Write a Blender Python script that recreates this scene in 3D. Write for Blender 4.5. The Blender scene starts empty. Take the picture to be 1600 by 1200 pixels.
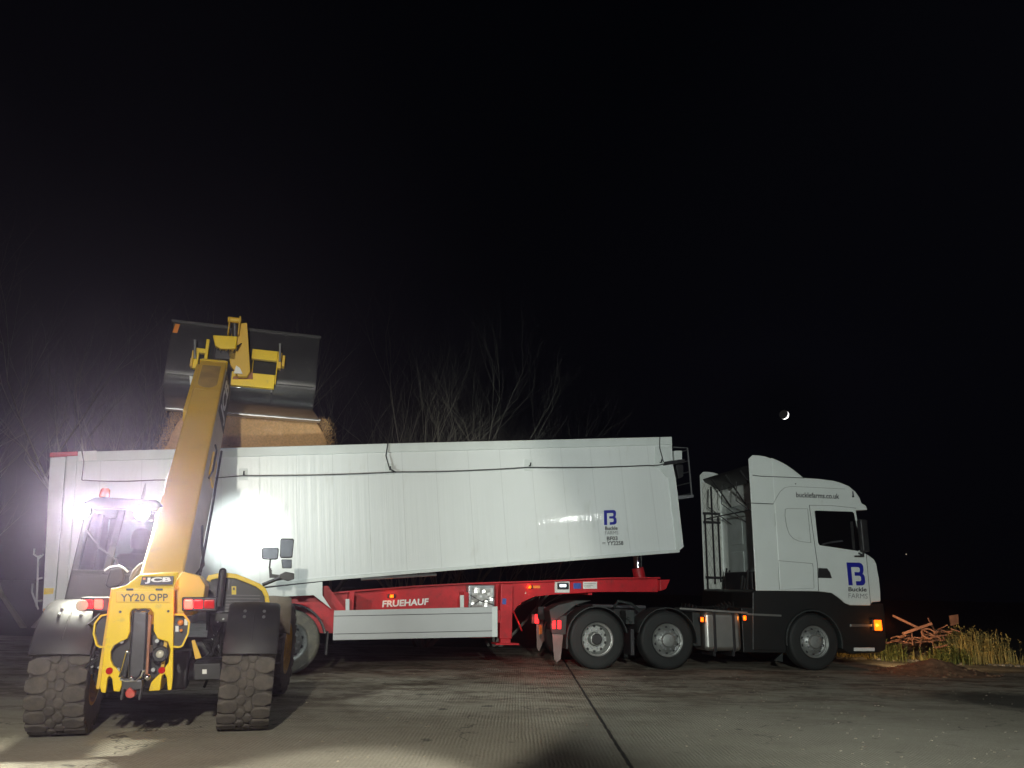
import bpy, bmesh, math, random
from mathutils import Vector, Matrix, noise
rnd = random.Random(7)
D = bpy.data
SC = bpy.context.scene
COL = SC.collection
R = math.radians

# ------------------------------------------------------------------ camera
FPX = 1200.0                      # focal length in photograph pixels (1600 wide)
TH = math.atan(320 / 1200.0); ROLL = 0.0225; CH = 1.40
Fw = Vector((0, math.cos(TH), math.sin(TH)))
_R0 = Vector((1, 0, 0)); _U0 = Vector((0, -math.sin(TH), math.cos(TH)))
Rv = _R0 * math.cos(ROLL) + _U0 * math.sin(ROLL)
Uv = -_R0 * math.sin(ROLL) + _U0 * math.cos(ROLL)
EYE = Vector((0, 0, CH))
cam = D.objects.new('camera', D.cameras.new('camera')); COL.objects.link(cam)
cam.matrix_world = Matrix(((Rv.x, Uv.x, -Fw.x, EYE.x), (Rv.y, Uv.y, -Fw.y, EYE.y), (Rv.z, Uv.z, -Fw.z, EYE.z), (0, 0, 0, 1)))
cam.data.sensor_width = 36; cam.data.lens = 36 * FPX / 1600
cam.data.clip_start = 0.05; cam.data.clip_end = 2000
SC.camera = cam
# ------------------------------------------------------------------ world (night)
w = D.worlds.new('World'); SC.world = w; w.use_nodes = True
nt = w.node_tree; bg = nt.nodes['Background']
bg.inputs['Color'].default_value = (0.30, 0.42, 0.75, 1); bg.inputs['Strength'].default_value = 0.0016
SC.view_settings.view_transform = 'Standard'; SC.view_settings.look = 'None'
SC.view_settings.exposure = 0.0; SC.view_settings.gamma = 1

# ------------------------------------------------------------------ frames of reference
def ray(x, y): return Fw + Rv * ((x - 800) / FPX) + Uv * ((600 - y) / FPX)
def gpt(x, y, z=0.0):
    d = ray(x, y); return EYE + d * ((z - CH) / d.z)
class Frame:
    def __init__(s, o, yaw):
        s.o = Vector((o.x, o.y, 0)); s.yaw = R(yaw)
        s.ax = Vector((math.cos(s.yaw), math.sin(s.yaw), 0)); s.ay = Vector((-math.sin(s.yaw), math.cos(s.yaw), 0))
    def __call__(s, x, y, c=0.0):           # point of the plane local-y = c seen at (x, y)
        d = ray(x, y); t = (c + (s.o - EYE).dot(s.ay)) / d.dot(s.ay)
        p = EYE + d * t - s.o; return Vector((p.dot(s.ax), c, p.z))
    def w(s, v): return s.o + s.ax * v[0] + s.ay * v[1] + Vector((0, 0, v[2]))
T = Frame(gpt(445, 1055.5), 16)             # trailer: near side plane is y = 0
K = Frame(gpt(932, 1046.5), 10)             # tractor unit
_l = gpt(85, 1153); _r = gpt(381, 1142)
H = Frame((_l + _r) / 2, 17)                # telehandler: x right, y forward

# ------------------------------------------------------------------ lamps outside the picture: the machine the photo was taken from
def spot(name, loc, target, power, color, cone=100, blend=0.6, size=0.08):
    l = D.lights.new(name, 'SPOT'); l.energy = power; l.color = color; l.spot_size = R(cone); l.spot_blend = blend
    l.shadow_soft_size = size
    o = D.objects.new(name, l); COL.objects.link(o); o.location = loc
    o.rotation_euler = (Vector(target) - Vector(loc)).to_track_quat('-Z', 'Y').to_euler(); return o
spot('machine_work_lamp', (-1.2, -1.0, 3.9), H.w((0.2, 0.0, 1.6)), 3000, (1.0, 0.98, 0.84), 49, 0.22, 0.10)
spot('machine_work_lamp', (1.5, -1.0, 3.2), (5.6, 14, 3.0), 4400, (0.92, 1.0, 0.92), 60, 0.6, 0.10)
spot('machine_work_lamp', (-1.2, 0.0, 2.9), (-1.2, 4.4, 0), 3800, (1.0, 1.0, 0.88), 26, 0.25, 0.05)
spot('yard_lamp', (11.5, 0.5, 4.2), T.w((7, 0, 2.6)), 260, (0.95, 1.0, 0.97), 60, 0.6, 0.10)
# telehandler lamps that face the load
spot('front_work_lamp', H.w((0.10, 2.25, 2.30)), T.w(T(380, 836)), 330, (0.90, 1.0, 0.95), 34, 0.7, 0.05)
spot('front_work_lamp', H.w((0.00, 2.25, 2.30)), T.w((5.5, 0, 3.0)), 300, (0.90, 1.0, 0.95), 150, 0.9, 0.05)
spot('front_work_lamp', H.w((-0.80, 2.25, 2.30)), T.w((-1.0, 0, 2.6)), 45, (0.92, 1.0, 0.97), 150, 0.9, 0.05)
moon_l = D.lights.new('moonlight', 'SUN'); moon_l.energy = 0.0015; moon_l.angle = R(0.5); moon_l.color = (0.8, 0.9, 1)
mo = D.objects.new('moonlight', moon_l); COL.objects.link(mo); mo.rotation_euler = (-ray(1225, 648)).to_track_quat('-Z', 'Y').to_euler()

# ------------------------------------------------------------------ materials
def mat(name, col, rough=0.5, metal=0.0, var=0.15, scale=4.0, bump=0.0, bscale=30.0, dirt=None, dirt_amt=0.0, coat=0.0, stretch=(1, 1, 1)):
    m = D.materials.new(name); m.use_nodes = True; n = m.node_tree.nodes; L = m.node_tree.links
    b = n['Principled BSDF']; b.inputs['Metallic'].default_value = metal; b.inputs['Coat Weight'].default_value = coat
    tc = n.new('ShaderNodeTexCoord'); mp = n.new('ShaderNodeMapping'); mp.inputs['Scale'].default_value = stretch
    L.new(tc.outputs['Object'], mp.inputs['Vector'])
    nz = n.new('ShaderNodeTexNoise'); nz.inputs['Scale'].default_value = scale; nz.inputs['Detail'].default_value = 6
    L.new(mp.outputs[0], nz.inputs['Vector'])
    rp = n.new('ShaderNodeValToRGB'); rp.color_ramp.elements[0].position = 0.3; rp.color_ramp.elements[1].position = 0.7
    rp.color_ramp.elements[0].color = [c * (1 - var) for c in col] + [1]; rp.color_ramp.elements[1].color = [min(1, c * (1 + var * .6)) for c in col] + [1]
    L.new(nz.outputs['Fac'], rp.inputs['Fac']); out = rp.outputs['Color']
    if dirt:
        n2 = n.new('ShaderNodeTexNoise'); n2.inputs['Scale'].default_value = scale * 2.3; n2.inputs['Detail'].default_value = 10; n2.inputs['Roughness'].default_value = .7
        L.new(mp.outputs[0], n2.inputs['Vector'])
        mr = n.new('ShaderNodeMapRange'); mr.inputs['From Min'].default_value = .62 - dirt_amt * .35; mr.inputs['From Max'].default_value = .80; mr.inputs['To Max'].default_value = .75
        L.new(n2.outputs['Fac'], mr.inputs['Value'])
        mx = n.new('ShaderNodeMix'); mx.data_type = 'RGBA'; L.new(mr.outputs[0], mx.inputs[0]); L.new(out, mx.inputs[6]); mx.inputs[7].default_value = list(dirt) + [1]; out = mx.outputs[2]
        rr = n.new('ShaderNodeMapRange'); rr.inputs['To Min'].default_value = rough; rr.inputs['To Max'].default_value = .85
        L.new(mr.outputs[0], rr.inputs['Value']); L.new(rr.outputs[0], b.inputs['Roughness'])
    else:
        b.inputs['Roughness'].default_value = rough
    L.new(out, b.inputs['Base Color'])
    if bump:
        n3 = n.new('ShaderNodeTexNoise'); n3.inputs['Scale'].default_value = bscale; n3.inputs['Detail'].default_value = 4
        L.new(mp.outputs[0], n3.inputs['Vector'])
        bp = n.new('ShaderNodeBump'); bp.inputs['Strength'].default_value = bump; bp.inputs['Distance'].default_value = .02
        L.new(n3.outputs['Fac'], bp.inputs['Height']); L.new(bp.outputs[0], b.inputs['Normal'])
    return m
def emis(name, col, s):
    m = D.materials.new(name); m.use_nodes = True; b = m.node_tree.nodes['Principled BSDF']
    b.inputs['Base Color'].default_value = [c * .6 for c in col] + [1]; b.inputs['Emission Color'].default_value = list(col) + [1]
    b.inputs['Emission Strength'].default_value = s; b.inputs['Roughness'].default_value = .2
    return m
def glass(name, tint=(.8, .9, .88), clear=.75):
    m = D.materials.new(name); m.use_nodes = True; n = m.node_tree.nodes; L = m.node_tree.links
    for x in list(n):
        if x.type != 'OUTPUT_MATERIAL': n.remove(x)
    t = n.new('ShaderNodeBsdfTransparent'); t.inputs[0].default_value = [c * clear for c in tint] + [1]
    g = n.new('ShaderNodeBsdfGlossy'); g.inputs['Roughness'].default_value = .05
    mx = n.new('ShaderNodeMixShader'); fr = n.new('ShaderNodeFresnel'); fr.inputs['IOR'].default_value = 1.45
    L.new(fr.outputs[0], mx.inputs[0]); L.new(t.outputs[0], mx.inputs[1]); L.new(g.outputs[0], mx.inputs[2])
    L.new(mx.outputs[0], [x for x in n if x.type == 'OUTPUT_MATERIAL'][0].inputs[0]); return m
M = dict(
    yellow=mat('yellow_paint', (.84, .57, .004), .38, var=.08, dirt=(.30, .22, .08), dirt_amt=.10, coat=.3),
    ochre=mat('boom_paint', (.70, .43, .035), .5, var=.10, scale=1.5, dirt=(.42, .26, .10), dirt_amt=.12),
    black=mat('black_paint', (.014, .014, .016), .45, var=.3, dirt=(.035, .032, .03), dirt_amt=.35),
    bucket=mat('bucket_steel', (.024, .025, .027), .34, var=.3, scale=3, bump=.05, bscale=60, dirt=(.10, .095, .08), dirt_amt=.12, coat=.4),
    plastic=mat('black_plastic', (.024, .023, .026), .5, var=.25, bump=.05, bscale=60, dirt=(.05, .045, .04), dirt_amt=.35),
    rubber=mat('tyre_rubber', (.07, .062, .056), .85, var=.35, bump=.3, bscale=40, dirt=(.15, .125, .10), dirt_amt=.75),
    rubber2=mat('road_tyre_rubber', (.010, .012, .012), .7, var=.3, bump=.1, bscale=50, dirt=(.024, .026, .022), dirt_amt=.35),
    dusty=mat('dusty_tyre_rubber', (.11, .11, .095), .9, var=.3, bump=.1, bscale=50, dirt=(.24, .22, .16), dirt_amt=.6),
    chrome=mat('chrome', (.75, .77, .8), .12, 1, var=.1), steel=mat('bare_steel', (.45, .46, .48), .35, .9, var=.25),
    dark_steel=mat('dark_steel', (.12, .12, .13), .3, .7, var=.3, bump=.1), alu=mat('tank_aluminium', (.42, .42, .40), .35, .9, var=.15, bump=.03, bscale=4),
    rim=mat('wheel_rim', (.34, .35, .34), .45, .6, var=.3, dirt=(.10, .095, .08), dirt_amt=.4),
    rim_y=mat('yellow_rim', (.65, .36, .03), .5, var=.15, dirt=(.15, .11, .06), dirt_amt=.4),
    white=mat('white_truck_paint', (.70, .74, .72), .28, var=.04, scale=1.5, coat=.4, dirt=(.45, .45, .40), dirt_amt=.08),
    trim=mat('white_trim', (.62, .66, .65), .4, var=.06), silver=mat('skirt_aluminium', (.50, .52, .53), .38, .25, var=.06, scale=1.5),
    red=mat('red_chassis_paint', (.50, .012, .02), .42, var=.18, dirt=(.10, .03, .025), dirt_amt=.3, coat=.2),
    seam=mat('dark_seam', (.02, .02, .02), .7), hose=mat('black_hose', (.018, .018, .018), .55, var=.3),
    skirt=mat('black_skirt', (.009, .010, .010), .4, var=.2, bump=.03, bscale=10), arch=mat('grey_plastic', (.022, .028, .028), .55, var=.25, bump=.05, bscale=50),
    pane=mat('dark_window', (.004, .004, .005), .06, var=.1), glass=glass('clear_glass'),
    blue=mat('logo_blue', (.010, .016, .30), .4, var=.05), ink=mat('black_lettering', (.012, .012, .014), .5), grey_ink=mat('grey_lettering', (.15, .16, .16), .5),
    wht=mat('white_lettering', (.8, .8, .8), .45), ysticker=mat('yellow_sticker', (.75, .55, .03), .5), wsticker=mat('white_sticker', (.7, .7, .68), .5),
    bsticker=mat('blue_sticker', (.04, .09, .35), .5), osticker=mat('orange_sticker', (.75, .25, .04), .5),
    lred=emis('red_lamp_lit', (1, .02, .022), 3.5), lhot=emis('red_lamp_bright', (1, .07, .045), 5), dred=mat('red_lens', (.5, .01, .01), .15), lamb=emis('amber_lamp_lit', (1, .085, .002), 4.5),
    lamb2=emis('amber_corner_lamp', (1, .11, .003), 4), lwht=emis('white_marker_lit', (.8, .95, 1), 3.0), lwork=emis('work_lamp_lit', (1, 1, .70), 560),
    lens=mat('clear_lens', (.5, .48, .4), .15, var=.2), cloth=mat('dark_jacket', (.03, .03, .04), .9, var=.3, bump=.2, bscale=20),
    skin=mat('skin', (.45, .28, .2), .6), wool=mat('knitted_hat', (.03, .03, .035), .95, bump=.4, bscale=80),
    rust=mat('rusty_red_steel', (.34, .15, .09), .8, var=.4, bump=.2), soil=mat('soil', (.20, .115, .065), .95, var=.5, scale=8, bump=.8, bscale=20),
    straw=mat('dry_weed', (.56, .41, .13), .8, var=.4), leaf=mat('green_weed', (.20, .21, .05), .7, var=.4), bark=mat('bark', (.30, .28, .25), .9, var=.3, bump=.3),
    stone=mat('kerb_stone', (.28, .24, .18), .9, var=.4, bump=.5), grain=mat('grain', (.66, .40, .19), .9, var=.2, scale=30, bump=.15, bscale=90),
)

# ------------------------------------------------------------------ mesh builder
SPLIT = dict(hydraulic_hoses='hydraulic_hose', fittings='fitting', deflector_strut='deflector_strut', hitch_lever='hitch_lever', locking_pins='locking_pin', locking_ears='locking_ear', head_hoses='head_hose',
    aerial='aerial', air_lines='air_line', plate_bolt='plate_bolt', bolt='bolt', boom_hoses='boom_hose', boom_side_hose='boom_side_hose', sheet_rope='sheet_rope', tailgate_latch='latch_bar', tank_strap='tank_strap',
    wheel_nuts='wheel_nut', hand_hole='hand_hole', pressed_panel='pressed_panel', plate_lamp='plate_lamp', hole_plug='hole_plug', pipe_clip='pipe_clip', cross_member='cross_member', bucket_rib='bucket_rib', ears='ear', fingers='finger',
    label='label', knob='knob', groove='groove', catwalk_strip='catwalk_strip', strap='strap', hitch_guide='hitch_guide', cab_frame='cab_pillar', grab_frame='grab_bar', access_ladder='ladder_bar')
class MB:
    def __init__(s): s.bm = bmesh.new()
    def box(s, a, b):
        x0, y0, z0 = [min(a[i], b[i]) for i in range(3)]; x1, y1, z1 = [max(a[i], b[i]) for i in range(3)]
        v = [s.bm.verts.new(p) for p in [(x0, y0, z0), (x1, y0, z0), (x1, y1, z0), (x0, y1, z0), (x0, y0, z1), (x1, y0, z1), (x1, y1, z1), (x0, y1, z1)]]
        for f in [(0, 3, 2, 1), (4, 5, 6, 7), (0, 1, 5, 4), (1, 2, 6, 5), (2, 3, 7, 6), (3, 0, 4, 7)]: s.bm.faces.new([v[i] for i in f])
        return s
    def prism(s, pts, off):
        off = Vector(off); a = [s.bm.verts.new(Vector(p)) for p in pts]; b = [s.bm.verts.new(Vector(p) + off) for p in pts]
        s.bm.faces.new(a); s.bm.faces.new(b[::-1]); n = len(a)
        for i in range(n): s.bm.faces.new([a[i], b[i], b[(i + 1) % n], a[(i + 1) % n]])
        return s
    def beam(s, p0, p1, wx, wz, up=(0, 0, 1), side=None):
        p0 = Vector(p0); p1 = Vector(p1); d = (p1 - p0).normalized()
        sd = Vector(side) if side else d.cross(Vector(up)).normalized(); u = sd.cross(d).normalized()
        q = [sd * a * wx / 2 + u * b * wz / 2 for a, b in ((-1, -1), (1, -1), (1, 1), (-1, 1))]
        return s.prism([p0 + v for v in q], p1 - p0)
    def ring(s, c, ax, r, n, ref=None):
        ax = Vector(ax).normalized(); a = Vector(ref) if ref else (Vector((0, 0, 1)) if abs(ax.z) < .9 else Vector((1, 0, 0)))
        u = (a - ax * a.dot(ax)).normalized(); v = ax.cross(u)
        return [s.bm.verts.new(Vector(c) + (u * math.cos(6.28318 * i / n) + v * math.sin(6.28318 * i / n)) * r) for i in range(n)]
    def tube(s, pts, r, n=8, cap=True):
        pts = [Vector(p) for p in pts]; prev = None; ref = None; rs = r if isinstance(r, (list, tuple)) else [r] * len(pts)
        for i, p in enumerate(pts):
            d = (pts[min(i + 1, len(pts) - 1)] - pts[max(i - 1, 0)])
            if d.length < 1e-6: d = Vector((0, 0, 1))
            d.normalize()
            if ref is None: ref = Vector((0, 0, 1)) if abs(d.z) < .9 else Vector((1, 0, 0))
            ref = (ref - d * ref.dot(d)).normalized()
            rg = s.ring(p, d, rs[i], n, ref)
            if prev:
                for k in range(n): s.bm.faces.new([prev[k], prev[(k + 1) % n], rg[(k + 1) % n], rg[k]])
            elif cap: s.bm.faces.new(rg[::-1])
            prev = rg
        if cap: s.bm.faces.new(prev)
        return s
    def cyl(s, p0, p1, r, n=20): return s.tube([p0, p1], r, n)
    def lathe(s, c, ax, prof, n=40, closed=False):     # prof: (radius, height along axis)
        ax = Vector(ax).normalized(); prev = None; first = None
        for (r, h) in prof:
            if r < 1e-5: rg = [s.bm.verts.new(Vector(c) + ax * h)] * n
            else: rg = s.ring(Vector(c) + ax * h, ax, r, n)
            if prev:
                for k in range(n):
                    q = []
                    for v in (prev[k], prev[(k + 1) % n], rg[(k + 1) % n], rg[k]):
                        if v not in q: q.append(v)
                    if len(q) > 2: s.bm.faces.new(q)
            else: first = rg
            prev = rg
        if closed:
            for k in range(n): s.bm.faces.new([prev[k], prev[(k + 1) % n], first[(k + 1) % n], first[k]])
        return s
    def lump(s, c, u, v, nrm, pts, h, ins=.75, base=.03):     # raised block: polygon pts (in u, v) on a surface
        c = Vector(c); u = Vector(u); v = Vector(v); nrm = Vector(nrm)
        a = [s.bm.verts.new(c + u * p[0] + v * p[1] - nrm * base) for p in pts]
        m = [s.bm.verts.new(c + u * p[0] * .97 + v * p[1] * .97 + nrm * h * .7) for p in pts]
        cx = sum(p[0] for p in pts) / len(pts); cy = sum(p[1] for p in pts) / len(pts)
        t = [s.bm.verts.new(c + u * (cx + (p[0] - cx) * ins) + v * (cy + (p[1] - cy) * ins) + nrm * h) for p in pts]
        n = len(pts)
        for p, q in ((a, m), (m, t)):
            for i in range(n): s.bm.faces.new([p[i], p[(i + 1) % n], q[(i + 1) % n], q[i]])
        s.bm.faces.new(t); s.bm.faces.new(a[::-1]); return s
    def ball(s, c, r, sc=(1, 1, 1), seg=12):
        m = Matrix.Translation(Vector(c)) @ Matrix.Diagonal((*[r * k for k in sc], 1)); bmesh.ops.create_uvsphere(s.bm, u_segments=seg, v_segments=max(6, seg // 2 + 2), radius=1, matrix=m); return s
    def build(s, name, m, parent=None, bevel=0, ang=40, seg=2, recalc=True):
        if name in SPLIT:
            seen = set(); out = None; s.bm.verts.index_update(); s.bm.verts.ensure_lookup_table()
            for v0 in list(s.bm.verts):
                if v0.index in seen: continue
                st = [v0]; comp = []; seen.add(v0.index)
                while st:
                    v = st.pop(); comp.append(v)
                    for e in v.link_edges:
                        w_ = e.other_vert(v)
                        if w_.index not in seen: seen.add(w_.index); st.append(w_)
                n = MB(); mp = {v.index: n.bm.verts.new(v.co) for v in comp}; fs = {f for v in comp for f in v.link_faces}
                for f in sorted(fs, key=lambda f: f.index): n.bm.faces.new([mp[v.index] for v in f.verts])
                o = n._build(SPLIT[name], m, parent, bevel, ang, seg, recalc); out = out or o
            s.bm.free(); return out
        return s._build(name, m, parent, bevel, ang, seg, recalc)
    def _build(s, name, m, parent=None, bevel=0, ang=40, seg=2, recalc=True):
        if recalc: bmesh.ops.recalc_face_normals(s.bm, faces=s.bm.faces)
        me = D.meshes.new(name); s.bm.to_mesh(me); s.bm.free()
        me.polygons.foreach_set('use_smooth', [True] * len(me.polygons)); me.set_sharp_from_angle(angle=R(ang)); me.update()
        o = D.objects.new(name, me); COL.objects.link(o)
        me.materials.append(M[m] if isinstance(m, str) else m)
        if parent: o.parent = parent
        if bevel:
            b = o.modifiers.new('bevel', 'BEVEL'); b.width = bevel; b.segments = seg; b.limit_method = 'ANGLE'; b.angle_limit = R(35); b.harden_normals = True
        return o
def tag(o, label=None, cat=None, group=None, kind=None):
    for k, v in (('label', label), ('category', cat), ('group', group), ('kind', kind)):
        if v: o[k] = v
    return o
def thing(name, frame, label, cat, group=None):
    o = D.objects.new(name, None); COL.objects.link(o); o.location = frame.o; o.rotation_euler = (0, 0, frame.yaw); o.empty_display_size = .3
    return tag(o, label, cat, group)
def glow(fr, p, col, e):        # the light a small lamp throws on what is round it
    l = D.lights.new('lamp_glow', 'POINT'); l.energy = e; l.color = col; l.shadow_soft_size = .03
    o = D.objects.new('lamp_glow', l); COL.objects.link(o); o.location = fr.w(p)
def copy_tree(o, parent=None, loc=None, rz=None):
    c = o.copy(); COL.objects.link(c); c.parent = parent
    if loc is not None: c.location = loc
    if rz is not None: c.rotation_euler = (0, 0, rz)
    for ch in list(o.children): copy_tree(ch, c)
    return c
def text(s, A, B, Dn, m, parent, name='lettering', bold=0.0, depth=.002):
    A, B, Dn = Vector(A), Vector(B), Vector(Dn)
    cu = D.curves.new('lettering', 'FONT'); cu.body = s; cu.offset = bold; cu.resolution_u = 4
    t = D.objects.new('tmp', cu); COL.objects.link(t); bpy.context.view_layer.update()
    me = D.meshes.new_from_object(t.evaluated_get(bpy.context.evaluated_depsgraph_get())); D.objects.remove(t)
    xs = [v.co.x for v in me.vertices]; ys = [v.co.y for v in me.vertices]; x0, x1, y0, y1 = min(xs), max(xs), min(ys), max(ys)
    nrm = (B - A).cross(Dn - A).normalized()
    for v in me.vertices: v.co = A + (B - A) * ((v.co.x - x0) / (x1 - x0)) + (Dn - A) * ((v.co.y - y0) / (y1 - y0)) + nrm * depth
    me.name = name; me.materials.clear(); me.materials.append(M[m]); o = D.objects.new(name, me); COL.objects.link(o); o.parent = parent; return o
LOGO = [(0, 0), (.24, 0), (.24, .8), (.68, .8), (.75, .76), (.75, .63), (.69, .58), (.42, .58), (.42, .42), (.70, .42), (.77, .37), (.77, .24), (.71, .18), (.45, .18), (.45, 0), (.8, 0), (.92, .04), (1, .14), (1, .38), (.95, .46), (.88, .51), (.93, .57), (.97, .66), (.97, .86), (.9, .95), (.78, 1), (0, 1)]
def logo(A, B, Dn, parent, depth=.003):
    A, B, Dn = Vector(A), Vector(B), Vector(Dn); n = (B - A).cross(Dn - A).normalized()
    MB().prism([A + (B - A) * u + (Dn - A) * v for u, v in LOGO], n * depth).build('logo', 'blue', parent)
def quad(fr, x0, y0, x1, y1, c): return [fr(x0, y1, c), fr(x1, y1, c), fr(x1, y0, c), fr(x0, y0, c)]
def arc_band(m, cx, cz, r, a0, a1, y0, y1, th=.02, n=16, lip=0):
    # curved sheet around an axis along y, angles in degrees from +x
    P = [[], [], [], []]
    for i in range(n + 1):
        a = R(a0 + (a1 - a0) * i / n); c, s_ = math.cos(a), math.sin(a)
        P[0].append((cx + c * r, y0, cz + s_ * r)); P[1].append((cx + c * (r + th), y0, cz + s_ * (r + th)))
        P[2].append((cx + c * (r + th), y1, cz + s_ * (r + th))); P[3].append((cx + c * r, y1, cz + s_ * r))
    V = [[m.bm.verts.new(p) for p in l] for l in P]
    for i in range(n):
        for k in range(4): m.bm.faces.new([V[k][i], V[(k + 1) % 4][i], V[(k + 1) % 4][i + 1], V[k][i + 1]])
    for i in (0, n): m.bm.faces.new([V[k][i] for k in range(4)])
    if lip: arc_band(m, cx, cz, r - lip, a0, a1, y0, y0 + .02, th=lip, n=n)
    return m

# ================================================================== SETTING
def ground_material():
    m = D.materials.new('concrete'); m.use_nodes = True; n = m.node_tree.nodes; L = m.node_tree.links; b = n['Principled BSDF']
    tc = n.new('ShaderNodeTexCoord'); P = tc.outputs['Object']
    def N(t, **k):
        x = n.new(t)
        for a, v in k.items(): setattr(x, a, v)
        return x
    def math_(op, a, b_=None, c=None):
        x = N('ShaderNodeMath', operation=op)
        for i, v in enumerate((a, b_, c)):
            if v is None: continue
            if isinstance(v, (int, float)): x.inputs[i].default_value = v
            else: L.new(v, x.inputs[i])
        return x.outputs[0]
    def nz(sc, det=6, ro=.6, vec=P):
        x = N('ShaderNodeTexNoise'); x.inputs['Scale'].default_value = sc; x.inputs['Detail'].default_value = det; x.inputs['Roughness'].default_value = ro; L.new(vec, x.inputs['Vector']); return x.outputs['Fac']
    def rng(v, a, b_, c=0., d=1.):
        x = N('ShaderNodeMapRange'); L.new(v, x.inputs['Value'])
        for i, q in enumerate((a, b_, c, d)): x.inputs[i + 1].default_value = q
        return x.outputs[0]
    def mix(f, a, b_):
        x = N('ShaderNodeMix', data_type='RGBA'); L.new(f, x.inputs[0])
        for i, v in ((6, a), (7, b_)):
            if isinstance(v, tuple): x.inputs[i].default_value = (*v, 1)
            else: L.new(v, x.inputs[i])
        return x.outputs[2]
    mp = N('ShaderNodeMapping'); j0 = gpt(905, 1070); j1 = gpt(985, 1197); jd = (j1 - j0).normalized(); ang = math.atan2(jd.y, jd.x)
    mp.vector_type = 'TEXTURE'; mp.inputs['Location'].default_value = (j0.x, j0.y, 0); mp.inputs['Rotation'].default_value = (0, 0, ang); L.new(P, mp.inputs['Vector'])
    sx = N('ShaderNodeSeparateXYZ'); L.new(mp.outputs[0], sx.inputs[0]); along, across = sx.outputs[0], sx.outputs[1]
    big = nz(.35, 5); med = nz(1.7, 8, .65); fine = nz(22, 8, .7)
    col = mix(rng(big, .35, .65), (.30, .272, .212), (.40, .365, .295)); col = mix(rng(fine, .35, .75, 0, .45), col, (.17, .15, .12))
    # wheel-borne mud and spilled grain patches
    st = N('ShaderNodeMapping'); st.inputs['Scale'].default_value = (.6, 1.3, 1); st.inputs['Rotation'].default_value = (0, 0, R(-14)); L.new(P, st.inputs['Vector'])
    mud = rng(math_('ADD', math_('MULTIPLY', nz(1.5, 12, .78, st.outputs[0]), .8), math_('MULTIPLY', nz(6, 8, .7), .2)), .46, .56, 0, .95); py = N('ShaderNodeSeparateXYZ'); L.new(P, py.inputs[0])
    zone = rng(math_('SUBTRACT', py.outputs[1], math_('MULTIPLY', py.outputs[0], .22)), 8.2, 11.5)
    col = mix(math_('MULTIPLY', mud, math_('ADD', math_('MULTIPLY', zone, .85), .12)), col, (.085, .058, .034))
    spots = rng(nz(3.1, 3, .4), .68, .74, 0, .8); col = mix(spots, col, (.045, .04, .03))
    flecks = rng(nz(45, 2, .5), .72, .78, 0, .5); col = mix(flecks, col, (.5, .48, .42))
    dk = gpt(1585, 1095); pd = N('ShaderNodeVectorMath', operation='DISTANCE'); L.new(P, pd.inputs[0]); pd.inputs[1].default_value = dk  # separate dark patch with a noisy edge, towards the right of the yard
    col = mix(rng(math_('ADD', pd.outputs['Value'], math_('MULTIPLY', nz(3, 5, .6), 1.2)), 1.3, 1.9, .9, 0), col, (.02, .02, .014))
    wv2 = N('ShaderNodeVectorMath', operation='ADD'); ns = N('ShaderNodeTexNoise'); ns.inputs['Scale'].default_value = 1.6; ns.inputs['Detail'].default_value = 6; L.new(P, ns.inputs['Vector']); L.new(P, wv2.inputs[0]); L.new(ns.outputs['Color'], wv2.inputs[1])
    vo = N('ShaderNodeTexVoronoi', feature='DISTANCE_TO_EDGE'); vo.inputs['Scale'].default_value = .28; L.new(wv2.outputs[0], vo.inputs['Vector'])
    crack = math_('MULTIPLY', rng(vo.outputs['Distance'], .0012, .0035, 1, 0), rng(nz(.8, 3), .48, .55)); col = mix(math_('MULTIPLY', crack, .75), col, (.04, .035, .028))
    # joints
    wob = math_('MULTIPLY', math_('SUBTRACT', nz(5, 6, .7), .5), .035); dj = math_('ABSOLUTE', math_('ADD', across, wob))
    jt = rng(dj, .010, .022, 1, 0); jx = math_('ABSOLUTE', math_('ADD', math_('SUBTRACT', along, -3.1), wob)); jt = math_('MAXIMUM', jt, math_('MULTIPLY', rng(jx, .008, .02, 1, 0), .0))
    col = mix(jt, col, (.02, .018, .015))
    wet = rng(nz(.5, 6, .65, st.outputs[0]), .48, .66); wet = math_('MULTIPLY', wet, zone)
    L.new(col, b.inputs['Base Color']); L.new(rng(wet, 0, 1, .85, .42), b.inputs['Roughness'])
    # tamped ribs across the slab
    wv = N('ShaderNodeTexWave'); wv.inputs['Scale'].default_value = 8.5; wv.inputs['Distortion'].default_value = 2.5; wv.inputs['Detail Scale'].default_value = .6; wv.inputs['Detail'].default_value = 2; wv.bands_direction = 'Y'; L.new(mp.outputs[0], wv.inputs['Vector'])
    h = math_('ADD', math_('MULTIPLY', wv.outputs['Fac'], math_('MULTIPLY', rng(med, .35, .6), .5)), math_('MULTIPLY', fine, .8)); h = math_('SUBTRACT', h, math_('MULTIPLY', jt, 3))
    bp = N('ShaderNodeBump'); bp.inputs['Strength'].default_value = .8; bp.inputs['Distance'].default_value = .012; L.new(h, bp.inputs['Height']); L.new(bp.outputs[0], b.inputs['Normal'])
    return m
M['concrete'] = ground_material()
M['earth'] = mat('earth', (.035, .032, .02), .95, var=.5, scale=2, bump=.8, bscale=8)
def sheet(name, pts, z, m, kind='structure'):
    b = MB(); b.bm.faces.new([b.bm.verts.new((p[0], p[1], z)) for p in pts]); return tag(b.build(name, m), kind=kind)
sheet('ground', [(-300, -60), (300, -60), (300, 500), (-300, 500)], -.02, 'earth')
sheet('concrete_yard', [(-40, -30), (40, -30), (40, 17.6), (12, 17.4), (7.5, 19.6), (-40, 21)], 0, 'concrete')

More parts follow.
